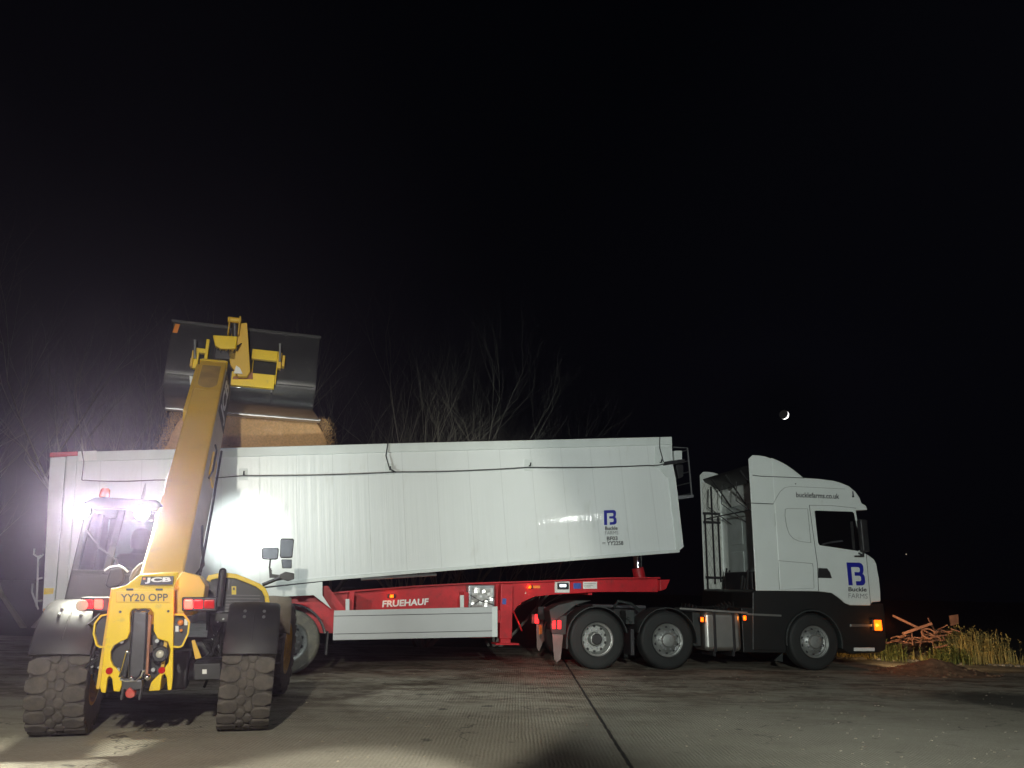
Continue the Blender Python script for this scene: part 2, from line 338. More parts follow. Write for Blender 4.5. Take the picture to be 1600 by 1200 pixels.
# ================================================================== SEMI TRAILER
def road_wheel(deep, tyre='rubber2', rad=.53):
    """wheel with its axis along y, outer face towards -y; origin at the centre"""
    m = MB(); hw = .15
    m.lathe((0, 0, 0), (0, -1, 0), [(.285, -hw), (.285, hw), (.300, hw + .012), (.300, hw - .01), (.268, hw - .02), (.262, hw - .05 if not deep else -.02), (.235, hw - .07 if not deep else -.06),
                               (.20, hw - .02 if not deep else -.06), (.13, hw + .01 if not deep else -.06), (.125, hw + .02 if not deep else .0), (.11, hw + .05 if not deep else .10), (.05, hw + .06 if not deep else .12), (0, hw + .06 if not deep else .12)], 48)
    w_ = m.build('wheel', 'rim')
    t = MB(); t.lathe((0, 0, 0), (0, -1, 0), [(.29, -hw), (rad - .06, -hw - .012), (rad - .015, -hw + .01), (rad, -hw + .04), (rad, -.05), (rad - .012, -.045), (rad - .012, -.035), (rad, -.03), (rad, .03), (rad - .012, .035), (rad - .012, .045), (rad, .05), (rad, hw - .04), (rad - .015, hw - .01), (rad - .03, hw + .004), (rad - .06, hw + .012), (rad - .065, hw + .008), (rad - .13, hw + .018), (.34, hw + .012), (.325, hw + .016), (.30, hw + .004)], 64)
    t.build('tyre', tyre, w_)
    nn = MB(); yy = -(hw - .0) if not deep else .045; rr = .165
    for k in range(10):
        a = 6.28318 * k / 10; c = Vector((rr * math.cos(a), yy, rr * math.sin(a))); nn.cyl(c + Vector((0, .03, 0)), c - Vector((0, .03, 0)), .017, 6)
    nn.build('wheel_nuts', 'steel', w_)
    hl = MB()
    for k in range(10):
        a = 6.28318 * (k + .5) / 10; c = Vector((.226 * math.cos(a), (-(hw - .055) if not deep else .053), .226 * math.sin(a))); hl.ball(c, .026, (1, .3, 1), 10)
    hl.build('hand_hole', 'seam', w_)
    if deep:
        MB().cyl((0, .02, 0), (0, -.13, 0), .10, 24).build('hub', 'black', w_, bevel=.02)
    return w_
tr = thing('semi_trailer', T, 'long white tipping trailer on a red chassis, body raised at its front', 'trailer')
W2 = 2.5
# chassis beams, inset from the side plane
c = .55
top = [(470, 932), (561, 924), (651, 917), (727, 913), (860, 908.7), (951, 904.4), (1028, 904)]
bot = [(1028, 925), (936, 925), (867, 929), (836, 932), (816, 941), (803, 953), (790, 985), (500, 988), (450, 985)]
for cc in (c, W2 - c - .1):
    pts = [T(x, y, c) for x, y in top + bot]; pts[0] = T(470, 932, c)
    rear = [Vector((-3.5, c, pts[-1].z + .25)), Vector((-3.5, c, pts[0].z - .10))]
    pts = pts + rear
    pts = [Vector((p.x, cc, p.z)) for p in pts]
    MB().prism(pts, (0, .12, 0)).build('chassis_beam', 'red', tr, bevel=.01)
ctop = [T(x, y, c) for x, y in top]; b = MB()
for i in range(len(ctop) - 1): b.prism([ctop[i] + Vector((0, -.10, .0)), ctop[i + 1] + Vector((0, -.10, .0)), ctop[i + 1] + Vector((0, -.10, .025)), ctop[i] + Vector((0, -.10, .025))], (0, .30, 0))
b.build('top_flange', 'red', tr)
b = MB()
for k in range(9):
    x = -3.4 + k * 1.1; z = 1.15 if x < 4 else 1.32
    b.box((x, c + .1, z), (x + .08, W2 - c - .1, z + .12))
b.build('cross_member', 'red', tr)
# kingpin end
p = T(1028, 915, c); MB().prism([p + Vector((0, -.1, -.10)), p + Vector((.12, -.1, -.06)), p + Vector((.22, -.1, .12)), p + Vector((0, -.1, .11))], (0, W2 - .95, 0)).build('kingpin_plate', 'red', tr, bevel=.01)
# tilted tipping body: open-topped box
bo = [T(x, y) for x, y in [(103, 942), (300, 926), (505, 905.5), (860, 877), (1059, 862.5), (1068, 854), (1056, 748), (1051, 724), (1049.5, 682.5), (605, 693), (120, 706)]]
t0, t1 = T(103, 942), T(1059, 862.5); TIP = math.atan2(t1.z - t0.z, t1.x - t0.x); ct, st_ = math.cos(TIP), math.sin(TIP)
def body_material():
    m = mat('white_body_paint', (.70, .73, .73), .30, var=.04, scale=1.2, coat=.25, dirt=(.48, .48, .43), dirt_amt=.12, stretch=(1, 1, .3)); n = m.node_tree.nodes; L = m.node_tree.links; b_ = n['Principled BSDF']
    tc = n.new('ShaderNodeTexCoord'); rot = n.new('ShaderNodeMapping'); rot.inputs['Rotation'].default_value = (0, TIP, 0); L.new(tc.outputs['Object'], rot.inputs['Vector'])
    sx = n.new('ShaderNodeSeparateXYZ'); L.new(rot.outputs[0], sx.inputs[0])
    def mth(op, a, b2=0.):
        x = n.new('ShaderNodeMath'); x.operation = op
        for i, v in enumerate((a, b2)):
            if isinstance(v, (int, float)): x.inputs[i].default_value = v
            else: L.new(v, x.inputs[i])
        return x.outputs[0]
    f = mth('FRACT', mth('DIVIDE', mth('ADD', sx.outputs[0], 20.), .595)); d = mth('ABSOLUTE', mth('SUBTRACT', f, .5))
    ln = mth('LESS_THAN', mth('SUBTRACT', .5, d), .0075)
    src = b_.inputs['Base Color'].links[0].from_socket; mx = n.new('ShaderNodeMix'); mx.data_type = 'RGBA'
    L.new(mth('MULTIPLY', ln, .22), mx.inputs[0]); L.new(src, mx.inputs[6]); mx.inputs[7].default_value = (.12, .13, .13, 1); L.new(mx.outputs[2], b_.inputs['Base Color'])
    mp = n.new('ShaderNodeMapping'); mp.inputs['Scale'].default_value = (14, 14, .35); L.new(rot.outputs[0], mp.inputs['Vector'])
    nz = n.new('ShaderNodeTexNoise'); nz.inputs['Scale'].default_value = 1; nz.inputs['Detail'].default_value = 3; L.new(mp.outputs[0], nz.inputs['Vector'])
    bp = n.new('ShaderNodeBump'); bp.inputs['Strength'].default_value = .35; bp.inputs['Distance'].default_value = .010
    L.new(mth('SUBTRACT', nz.outputs['Fac'], mth('MULTIPLY', ln, .8)), bp.inputs['Height']); L.new(bp.outputs[0], b_.inputs['Normal']); L.new(bp.outputs[0], b_.inputs['Coat Normal']); return m
M['body'] = body_material()
body = MB().prism(bo, (0, .05, 0)).build('tipping_body', 'body', tr)
MB().prism([q + Vector((0, W2 - .05, 0)) for q in bo], (0, .05, 0)).build('far_side_wall', 'body', tr)
def on(a, h0, h1, dx):    # helper strip between two body corners across the width
    return a
fl = [bo[0], bo[2], bo[4]]; b = MB()
b.prism([bo[0] + Vector((0, .05, .01)), bo[4] + Vector((0, .05, .01)), bo[4] + Vector((0, .05, .09)), bo[0] + Vector((0, .05, .09))], (0, W2 - .1, 0)); b.build('body_floor', 'trim', tr)
b = MB(); q0, q1, q2 = bo[5], bo[6], bo[8]
b.prism([q0 + Vector((-.05, .05, 0)), q0 + Vector((0, .05, 0)), q1 + Vector((0, .05, 0)), q2 + Vector((0, .05, 0)), q2 + Vector((-.05, .05, 0)), q1 + Vector((-.05, .05, 0))], (0, W2 - .1, 0)); b.build('headboard', 'body', tr)
# rails
def strip(fr, pts, c0, th, hgt, name, m, parent, bev=.008):     # strip running along a pixel path, hgt in metres downwards
    P = [fr(x, y, c0) for x, y in pts]; b = MB(); n = len(P); A = [b.bm.verts.new(p) for p in P]; B = [b.bm.verts.new(p - Vector((0, 0, hgt))) for p in P]
    A2 = [b.bm.verts.new(p + Vector((0, th, 0))) for p in P]; B2 = [b.bm.verts.new(p + Vector((0, th, -hgt))) for p in P]
    for i in range(n - 1):
        for u, v in ((A, B), (B, B2), (B2, A2), (A2, A)): b.bm.faces.new([u[i], u[i + 1], v[i + 1], v[i]])
    for i in (0, n - 1): b.bm.faces.new([A[i], B[i], B2[i], A2[i]])
    return b.build(name, m, parent, bevel=bev)
strip(T, [(122, 706), (605, 693), (1049, 682.5)], -.035, .10, .155, 'top_rail', 'trim', tr)
strip(T, [(103, 938), (300, 922.5), (505, 902.5), (860, 874), (1062, 858.5)], -.030, .045, .055, 'bottom_rail', 'trim', tr)
strip(T, [(122, 706), (605, 693), (1049, 682.5)], W2 - .06, .10, .155, 'top_rail', 'trim', tr)
# corner reinforcement at the front: proud posts
MB().prism([T(x, y, -.02) for x, y in [(1057, 860), (1066, 853), (1055, 748), (1044, 746)]], (0, .02, 0)).build('corner_post', 'trim', tr, bevel=.006)
MB().prism([T(x, y, -.022) for x, y in [(1056, 749), (1051, 724), (1050, 697), (1024, 697), (1024, 724), (1042, 746)]], (0, .022, 0)).build('corner_gusset', 'trim', tr, bevel=.006)
# rear post, door edge
MB().prism([T(x, y, -.05) for x, y in [(86, 945), (103, 942), (121, 706), (104, 712)]], (0, .16, 0)).build('rear_post', 'trim', tr, bevel=.012)
MB().prism([T(x, y, .0) for x, y in [(66, 955), (85, 952), (103, 712), (78, 714)]], (0, W2, 0)).build('tailgate', 'trim', tr, bevel=.012)
MB().prism([T(x, y, -.06) for x, y in [(77, 714), (121, 712), (121, 705), (78, 707)]], (0, .2, 0)).build('rear_cap', 'red', tr, bevel=.008)
MB().prism([T(x, y, -.04) for x, y in [(122, 721), (151, 719), (151, 704), (122, 705)]], (0, .05, 0)).build('corner_cap', 'wht', tr, bevel=.006)
MB().prism([T(x, y, -.005) for x, y in [(68, 929), (83, 928), (84, 919), (69, 919)]], (0, .005, 0)).build('warning_sticker', 'ysticker', tr)
MB().prism([T(x, y, -.055) for x, y in [(67, 960), (92, 957), (93, 949), (68, 951)]], (0, .01, 0)).build('reflector', 'osticker', tr)
b = MB()
for pts in ([(54, 857), (53, 866), (62, 872), (68, 866)], [(51, 912), (50, 925), (60, 952)], [(60, 868), (57, 948)], [(64, 868), (60, 870)], [(57, 905), (66, 903)], [(56, 940), (66, 938)]):
    b.tube([T(x, y, -.06) for x, y in pts], .014, 6)
b.build('tailgate_latch', 'steel', tr)
# hinge apron at rear and subframe
MB().prism([T(x, y, -.01) for x, y in [(360, 925), (504, 909), (504, 930), (518, 952), (490, 930), (430, 933), (360, 936)]], (0, .05, 0)).build('apron', 'trim', tr, bevel=.006)
MB().prism([T(x, y, .25) for x, y in [(300, 935), (512, 915), (545, 960), (545, 990), (300, 985)]], (0, .05, 0)).build('inner_apron', 'red', tr)
# sheet rope and brackets
b = MB()
def sag(ps, c, n=8, s=.0):
    out = []
    for i in range(len(ps) - 1):
        a, q = T(*ps[i], c), T(*ps[i + 1], c)
        for k in range(n): t = k / n; p_ = a.lerp(q, t); p_.z -= s * 4 * t * (1 - t); out.append(p_)
    out.append(T(*ps[-1], c)); return out
b.tube(sag([(128, 750), (240, 750), (380, 743), (617, 737.5), (825, 730), (1012, 727), (1040, 724), (1066, 722)], -.075, 8, .02), .008, 6)
b.tube(sag([(606, 693), (603, 712), (609, 733), (619, 738)], -.075, 4), .011, 6)
b.tube(sag([(128, 705), (131, 722), (128, 750)], -.075, 4), .008, 6)
b.tube(sag([(1031, 683), (1031, 700), (1037, 722)], -.075, 4), .008, 6)
b.build('sheet_rope', 'hose', tr)
for (x, y) in ((380, 741), (608, 733), (826, 727), (1030, 722)):
    pl = MB().prism(quad(T, x - 7, y - 9, x + 7, y + 9, -.012), (0, .012, 0)).build('rope_bracket', 'trim', tr, bevel=.003)
    h_ = T(x + 1, y + 1, -.012); MB().tube([h_, h_ + Vector((0, -.07, 0)), h_ + Vector((0, -.09, .05))], .012, 6).build('hook', 'hose', pl)
MB().prism([T(x, y, -.08) for x, y in [(1038, 727), (1070, 722), (1070, 717), (1040, 721)]], (0, .06, 0)).build('sheet_arm', 'black', tr)
# front access ladder and platform
b = MB()
for cc in (.25, 1.1):
    b.tube([T(1052, 699, cc), T(1074, 700, cc), T(1081, 776, cc)], .018, 6)
    b.tube([T(1060, 776, cc), T(1083, 776, cc)], .018, 6)
for k in range(5): b.cyl(T(1074 + k * 1.6, 703 + k * 17, .25), T(1074 + k * 1.6, 703 + k * 17, .25) + Vector((0, .85, 0)), .013, 6)
b.build('access_ladder', 'steel', tr)
MB().prism([T(x, y, .2) for x, y in [(1058, 775), (1084, 773), (1083, 777), (1060, 780)]], (0, 1.1, 0)).build('platform', 'steel', tr)
MB().prism([T(x, y, .15) for x, y in [(1053, 704), (1066, 704), (1066, 719), (1054, 720)]], (0, .2, 0)).build('sheet_motor', 'trim', tr, bevel=.01)
MB().prism([T(x, y, .15) for x, y in [(1056, 725), (1068, 726), (1068, 745), (1060, 748)]], (0, .3, 0)).build('pulley_box', 'black', tr, bevel=.01)
# side guard
sg = MB().prism([T(x, y, -.02) for x, y in [(520, 1000.5), (777, 995), (777, 948), (522, 954)]], (0, .04, 0)).build('side_guard', 'silver', tr, bevel=.006)
b = MB()
for (y0, y1) in ((962.5, 957.5), (990.5, 985.5)): b.prism([T(522, y0 + .7, -.022), T(769, y1 + .7, -.022), T(769, y1 - .3, -.022), T(522, y0 - .3, -.022)], (0, .003, 0))
b.build('groove', 'seam', sg)
MB().prism([T(x, y, -.024) for x, y in [(769, 995.3), (777.3, 995), (777.3, 947.6), (769, 948)]], (0, .045, 0)).build('end_cap', 'trim', sg)
for (x, y0, y1) in ((543, 936, 957), (722, 930, 953)):
    s_ = MB().prism(quad(T, x - 3, y0, x + 3, y1, .06), (0, .02, 0)).build('guard_bracket', 'trim', tr, bevel=.003)
    q = T(x + 6, 927, .12); MB().box(q + Vector((-.03, 0, -.55)), q + Vector((.05, .45, .02))).build('stay', 'red', s_)
MB().tube([T(564, 905, -.01), T(682, 898, -.01)], .022, 8).build('underbody_pipe', 'steel', tr)
b = MB()
for x in (575, 600, 622, 645, 668): b.box(T(x, 903.5 - (x - 564) * .06, .0) + Vector((-.05, 0, -.02)), T(x, 903.5 - (x - 564) * .06, .0) + Vector((.05, .05, .06)))
b.build('pipe_clip', 'black', tr)
# paperwork box with crumpled foil look
bx = MB().prism(quad(T, 732, 914, 773, 952, .30), (0, .2, 0)).build('document_box', 'steel', tr, bevel=.015)
b = MB(); A_ = T(736, 949, .295); B_ = T(770, 919, .295); g = [[b.bm.verts.new((A_.x + (B_.x - A_.x) * i / 8, .285 + rnd.uniform(-.016, .012), A_.z + (B_.z - A_.z) * j / 8)) for j in range(9)] for i in range(9)]
for i in range(8):
    for j in range(8): b.bm.faces.new([g[i][j], g[i + 1][j], g[i + 1][j + 1], g[i][j + 1]])
b.build('foil_cover', mat('foil', (.75, .75, .75), .3, .6, var=.15), bx, ang=5)
b = MB(); b.tube([T(735, 930, .26), T(752, 940, .26), T(773, 933, .26)], .006, 5); b.tube([T(735, 948, .26), T(750, 938, .26), T(773, 946, .26)], .006, 5); b.build('strap', 'hose', bx)
# landing legs
for cc in (.22, W2 - .42):
    q0 = T(783, 912, .22); q1 = T(800, 1000, .22)
    lg = MB().box((q0.x, cc, q1.z + .02), (q1.x, cc + .16, q0.z)).box((q0.x - .05, cc - .02, q1.z + .28), (q0.x - .003, cc + .12, q1.z + .50)).build('landing_leg', 'red', tr, bevel=.012)
    MB().box((q0.x + .02, cc + .02, q1.z - .05), (q1.x - .02, cc + .14, q1.z + .02)).build('inner_leg', 'red', lg)
    MB().box((q0.x - .09, cc - .08, q1.z - .08), (q1.x + .11, cc + .24, q1.z - .05)).build('foot', 'red', lg, bevel=.008)
    MB().box((q0.x + .03, cc - .006, q1.z + .60), (q0.x + .10, cc, q1.z + .70)).build('blue_sticker', 'bsticker', lg)
MB().tube([T(802, 955, .3), T(815, 985, .5)], .015, 6).build('brace', 'red', tr)
MB().prism([T(x, y, .5) for x, y in [(775, 912), (803, 912), (830, 911), (800, 960), (775, 960)]], (0, .04, 0)).build('leg_gusset', 'red', tr)
# stickers, marker lamps, lettering on the beam
cb = c - .004
for name, x0, y0, x1, y1, mm in (('info_sticker', 798, 919, 822, 928, 'wsticker'), ('warning_sticker', 799, 930, 811, 936, 'ysticker'), ('warning_sticker', 800, 937, 806, 943, 'ysticker'), ('blue_sticker', 896, 911, 908, 920, 'bsticker'), ('info_sticker', 911, 909, 933, 920, 'wsticker'), ('reflector', 832, 915, 844, 919, 'osticker')):
    MB().prism(quad(T, x0, y0, x1, y1, cb), (0, .004, 0)).build(name, mm, tr)
b = MB()
for j in range(3): b.prism(quad(T, 800, 920.6 + j * 2.4, 820 - j * 3, 921.3 + j * 2.4, cb - .003), (0, .003, 0)); b.prism(quad(T, 913, 911.5 + j * 2.6, 931 - j * 4, 912.2 + j * 2.6, cb - .003), (0, .003, 0))
b.build('print_lines', 'grey_ink', tr)
lp = MB().prism(quad(T, 867, 908.5, 890, 926, cb - .01), (0, .01, 0)).build('lamp_plate', 'wsticker', tr)
MB().prism(quad(T, 871, 910.5, 889, 921, cb - .03), (0, .02, 0)).build('lamp_housing', 'black', lp, bevel=.008)
MB().prism(quad(T, 875, 913, 884.5, 917, cb - .04), (0, .01, 0)).build('marker_lens', 'lwht', lp)
for (x, y, cc) in ((612, 931.5, c - .03), (827, 917, c - .03)):
    q = T(x, y, cc); ml = MB().box(q + Vector((-.07, .0, -.032)), q + Vector((.07, .035, .032))).build('marker_lamp', 'black', tr, bevel=.008)
    MB().box(q + Vector((-.030, -.015, -.026)), q + Vector((.030, .002, .026))).build('lens', 'lamb', ml, bevel=.006); glow(T, q + Vector((0, -.06, 0)), (1, .25, .02), .5)
text('FRUEHAUF', T(597, 949, c), T(669, 945, c), T(598, 938.5, c), 'wht', tr, bold=.035, depth=.004)
# fleet lettering on the body
fl_ = lambda x, y: T(x, y, -.003)
logo(fl_(944, 820.5), fl_(963.5, 819.5), fl_(943.5, 797.5), tr)
text('Buckle', fl_(945.5, 828.5), fl_(965, 828), fl_(945.3, 822.6), 'ink', tr, bold=.02)
text('FARMS', fl_(945.5, 835.5), fl_(966, 835), fl_(945.3, 830), 'grey_ink', tr)
text('BF03', fl_(948.2, 844.6), fl_(965, 844), fl_(948, 838.4), 'ink', tr, bold=.018)
text('YY2258', fl_(948.5, 852.2), fl_(974, 851.6), fl_(948.2, 845.8), 'ink', tr, bold=.018)
text('=', fl_(941, 850), fl_(946, 850), fl_(941, 847.5), 'ink', tr)
# wheels: three axles, both sides
wh = road_wheel(False, 'dusty', .50); wh.parent = tr; wh.location = (0, .17, .50)
for k in range(3):
    for s_ in (0, 1):
        if k == 0 and s_ == 0: continue
        copy_tree(wh, tr, (-1.33 * k, .17 if s_ == 0 else W2 - .17, .50), 0 if s_ == 0 else math.pi)
for k in range(3): MB().cyl((-1.33 * k, .3, .50), (-1.33 * k, W2 - .3, .50), .06, 12).build('axle', 'black', tr)
for k in range(3):
    for y0 in (-.02, W2 - .36):
        f_ = arc_band(MB(), -1.33 * k, .50, .565, 15 if k == 0 else 40, 150, y0, y0 + .38, .012).build('mudguard', 'arch', tr)
        if k == 0: arc_band(MB(), 0, .50, .577, 14, 95, y0 - .006, y0 + .05, .022).build('trim', 'chrome', f_)
MB().box((.60, .02, .30), (.63, .36, .66)).build('mud_flap', 'plastic', tr, bevel=.006)
# tipping ram under the front of the body
q = T(1000, 905, 1.2); ram = MB().cyl(q, q + Vector((-.05, 0, .22)), .12, 16).build('tipping_ram', 'red', tr); MB().cyl(q + Vector((-.05, 0, .22)), T(996, 868, 1.2), .09, 16).build('ram_stage', 'chrome', ram)

# ================================================================== TRACTOR UNIT
tk = thing('tractor_unit', K, 'white articulated lorry tractor unit with a blue B logo on its door', 'lorry')
W3 = 2.45
sil = [(1181.7, 923), (1278.5, 924), (1300, 926.5), (1311, 934), (1320, 942), (1328.6, 945.8), (1360, 946.2), (1363, 941), (1376.5, 940), (1376, 925), (1374, 905), (1369.5, 881), (1366, 874), (1358, 868), (1350.8, 864), (1345, 835), (1339, 806), (1338, 797.5), (1355.8, 796.8), (1353.5, 790), (1346.5, 786), (1343.8, 778), (1337, 768), (1326, 759), (1315, 754.5), (1303, 751), (1280, 748), (1256, 746.5), (1248, 740), (1240, 733.7), (1229, 726), (1216.6, 719.5), (1207, 715.5), (1196, 712.3), (1186, 710.8), (1176, 710.3), (1170, 716)]
# cab shell: starts at the cab's rear wall; the side deflectors reach further back
xw = K(1170, 716).x + .50
def clipx(pts, x0):
    out = []
    for i in range(len(pts)):
        a, b_ = pts[i], pts[(i + 1) % len(pts)]
        if a.x >= x0: out.append(a)
        if (a.x - x0) * (b_.x - x0) < 0: out.append(a.lerp(b_, (x0 - a.x) / (b_.x - a.x)))
    return out
S3 = [K(x, y) for x, y in sil]
low = [p for p in clipx(S3, xw)]
b = MB(); cabz = K(1200, 745).z
cab = b.prism([p + Vector((0, .0, 0)) for p in low], (0, W3, 0)).build('cab', 'white', tk, bevel=.07, seg=4)
for y0 in (0, W3 - .035):
    pts = [p for p in S3 if p.x < xw + .02]
    e = [K(1172, 725), K(1181.7, 923)]
    lo = Vector((xw + .08, 0, K(1215, 923).z)); hi_pt = [p for p in S3 if p.z > 4.0 and p.x < xw + .08]
    poly = [K(1181.7, 923), lo, Vector((xw + .08, 0, K(1205, 716.5).z - .02)), K(1196, 713), K(1186, 711.3), K(1176, 711), K(1170, 717)]
    MB().prism([p + Vector((0, y0 + .004, 0)) for p in poly], (0, .028, 0)).build('side_deflector', 'white', tk, bevel=.010)
# roof deflector inner cavity: dark lining and struts behind the cab
xr = K(1170, 716).x
b = MB(); b.box((xw - .012, .30, 1.55), (xw + .0, W3 - .30, 3.30)); b.build('rear_wall_panel', mat('cab_rear_grey', (.42, .47, .46), .45), tk, bevel=.004)
b = MB()
for z0 in (1.75, 2.45): b.box((xw - .03, .62, z0), (xw - .012, 1.25, z0 + .55)); b.box((xw - .03, 1.4, z0), (xw - .012, 2.0, z0 + .55))
b.build('pressed_panel', mat('cab_rear_grey2', (.46, .51, .50), .4), tk, bevel=.012)
MB().prism([(xw - .05, .06, 3.72), (xw - .05, .06, 4.0), (xr + .05, .06, 3.97), (xr + .10, .06, 3.90)], (0, W3 - .12, 0)).build('deflector_lining', 'black', tk)
b = MB()
for yy in (.5, 1.2, 1.9): b.tube([(xw - .02, yy, 3.3), (xr + .05, yy, 3.9)], .02, 6); b.tube([(xw - .02, yy, 2.9), (xr + .02, yy + .2, 3.3), (xr + .05, yy + .2, 3.7)], .012, 6)
b.build('deflector_strut', 'hose', tk)
# quilted inner face of the far deflector
def quilt():
    m = mat('quilted_white', (.60, .62, .58), .5, var=.06); n = m.node_tree.nodes; L = m.node_tree.links; b_ = n['Principled BSDF']
    tc = n.new('ShaderNodeTexCoord'); s = n.new('ShaderNodeSeparateXYZ'); L.new(tc.outputs['Object'], s.inputs[0]); res = []
    for sg_ in (1, -1):
        a = n.new('ShaderNodeMath'); a.operation = 'MULTIPLY_ADD'; L.new(s.outputs[0], a.inputs[0]); a.inputs[1].default_value = 2.0 * sg_; L.new(s.outputs[2], a.inputs[2])
        d = n.new('ShaderNodeMath'); d.operation = 'MULTIPLY'; L.new(a.outputs[0], d.inputs[0]); d.inputs[1].default_value = 4.2
        f = n.new('ShaderNodeMath'); f.operation = 'FRACT'; L.new(d.outputs[0], f.inputs[0]); g = n.new('ShaderNodeMath'); g.operation = 'LESS_THAN'; L.new(f.outputs[0], g.inputs[0]); g.inputs[1].default_value = .08; res.append(g.outputs[0])
    x = n.new('ShaderNodeMath'); x.operation = 'MAXIMUM'; L.new(res[0], x.inputs[0]); L.new(res[1], x.inputs[1])
    src = b_.inputs['Base Color'].links[0].from_socket; mx = n.new('ShaderNodeMix'); mx.data_type = 'RGBA'; L.new(x.outputs[0], mx.inputs[0]); L.new(src, mx.inputs[6]); mx.inputs[7].default_value = (.3, .31, .29, 1); L.new(mx.outputs[2], b_.inputs['Base Color']); return m
M['quilt'] = quilt()
MB().box((xr + .03, W3 - .055, 1.50), (xw - .05, W3 - .034, 3.9)).build('quilted_lining', 'quilt', tk, bevel=.004)
b = MB()
for (x, z0, z1, yy) in ((xr + .22, 1.6, 3.8, W3 - .12), (xr + .35, 1.65, 3.1, W3 - .14), (xr + .05, 1.3, 3.2, W3 - .10)): b.cyl((x, yy, z0), (x, yy, z1), .022, 6)
for z in (1.72, 2.95, 3.15): b.box((xr + .0, W3 - .16, z), (xw - .1, W3 - .10, z + .05))
b.cyl((xr + .05, .2, 3.05), (xr + .05, W3 - .2, 3.05), .014, 6)
b.build('grab_frame', 'black', tk)
# air lines and suzie coils on the catwalk
b = MB()
for k in range(7):
    x0 = xr + rnd.uniform(.1, .45); y0 = rnd.uniform(.5, 1.9)
    b.tube([(x0, y0, 1.75 + rnd.uniform(-.1, .2)), (x0 - .08, y0 - .05, 1.4), (x0 - .05, y0 + .05, 1.15), (x0 + .1, y0, 1.0)], .022, 6)
for j in range(3):
    y0 = .8 + j * .2; p0 = Vector((xr + .30, y0, 1.45)); p1 = Vector((xr - 1.1, y0, 1.16)); pts = []
    for k in range(0, 120): t = k / 119; q = p0.lerp(p1, t); q.z -= .25 * 4 * t * (1 - t) * .8; a = k * 1.1; pts.append(q + Vector((0, math.cos(a), math.sin(a))) * .05)
    b.tube(pts, .010, 5)
b.build('air_lines', 'hose', tk)
MB().box((xr + .15, .45, 1.45), (xw - .03, 1.7, 1.85)).box((xr + .2, .7, .98), (xw - .05, 1.5, 1.45)).build('valve_block', 'black', tk, bevel=.03)
# door, hatch, window seams
def seam(pts, closed=False, wd=.009, parent=None, c0=-.0035):
    P = [K(x, y, c0) for x, y in pts]
    if closed: P.append(P[0])
    b = MB()
    for i in range(len(P) - 1): b.beam(P[i], P[i + 1], .005, wd, side=(0, 1, 0))
    return b.build('panel_gap', 'seam', parent or tk)
door = MB().prism([K(x, y, -.005) for x, y in [(1266, 790), (1283, 923.5), (1300, 926.3), (1311, 934), (1320, 941.6), (1328.6, 945), (1358, 945.5), (1349.5, 866), (1340, 835), (1336, 797), (1329, 793)]], (0, .006, 0)).build('door', 'white', tk)
seam([(1264.5, 789.5), (1277, 880), (1279, 924)], parent=door); seam([(1264.5, 789.5), (1300, 790), (1338, 794)], wd=.006, parent=door); seam([(1353.5, 866), (1357, 905), (1360.5, 946)], parent=tk, wd=.007)
seam([(1216, 876), (1269.5, 880.5), (1270.5, 886)], wd=.006); seam([(1216, 876), (1218, 921)], wd=.003); seam([(1270.5, 886), (1272, 919), (1218, 921)], wd=.003)
seam([(1176, 742.5), (1188, 744), (1256, 746.8)], wd=.014); seam([(1173, 786), (1208, 787.5)], wd=.016)
seam([(1208, 787.5), (1213, 778), (1219, 768), (1226, 762), (1236, 760), (1270, 761.5), (1320, 764)], wd=.004)
hp = [(1227, 796), (1230, 794.5), (1262, 795), (1267, 848), (1250, 846), (1240, 842), (1233, 834), (1229, 822), (1226.5, 806)]
seam(hp, closed=True, wd=.005); seam([(1211, 802), (1211.5, 822)], wd=.003)
wf = [(1273, 799), (1275, 797.7), (1332, 799.5), (1334.5, 802), (1340, 828), (1343, 846), (1343.5, 859), (1341, 861), (1281, 852), (1278.5, 848)]
win = MB().prism([K(x, y, -.012) for x, y in wf], (0, .010, 0)).build('side_window', 'pane', door, bevel=.003)
MB().prism([K(x, y, -.0125) for x, y in [(1283, 850), (1297, 846), (1316, 844), (1318, 846), (1298, 849), (1286, 851.5)]], (0, .002, 0)).build('painted_window_reflection', 'dark_steel', win)  # reflection in the pane drawn as a thin grey strip
MB().prism([K(x, y, -.010) for x, y in [(1278.5, 887.5), (1292.5, 888), (1297, 894), (1300, 903.5), (1278.5, 903)]], (0, .006, 0)).build('door_step_vent', 'black', door, bevel=.004)
# windscreen, visor, mirrors
pts = [K(x, y) for x, y in [(1339, 797.5), (1345, 835), (1350, 862)]]
MB().prism([pts[0] + Vector((.0, .08, 0)), pts[1] + Vector((0, .08, 0)), pts[2] + Vector((0, .08, 0)), pts[2] + Vector((.02, .08, 0)), pts[1] + Vector((.03, .08, 0)), pts[0] + Vector((.025, .08, 0))], (0, W3 - .16, 0)).build('windscreen', 'pane', tk, bevel=.004)
b = MB(); q = K(1347, 835, -.12); b.box(q + Vector((-.06, -.08, -.35)), q + Vector((.10, .06, .30))); mirror = b.build('door_mirror', 'black', tk, bevel=.03)
MB().tube([K(1341, 864, .02), K(1349, 868, -.12), q + Vector((0, 0, -.3))], .022, 8).build('mirror_arm', 'black', mirror)
b = MB(); b.box(K(1340, 866, -.10) - Vector((.05, .03, .05)), K(1348, 872, -.10) + Vector((.03, .05, .05))); b.build('kerb_mirror', 'black', mirror, bevel=.02)
MB().tube([K(1332.5, 768, .0), K(1333, 774, -.03)], .014, 6).ball(K(1333, 775.5, -.03), .022).build('roof_marker', 'black', tk)
MB().ball(K(1243, 756, -.0), .012).build('rivet', 'seam', tk)
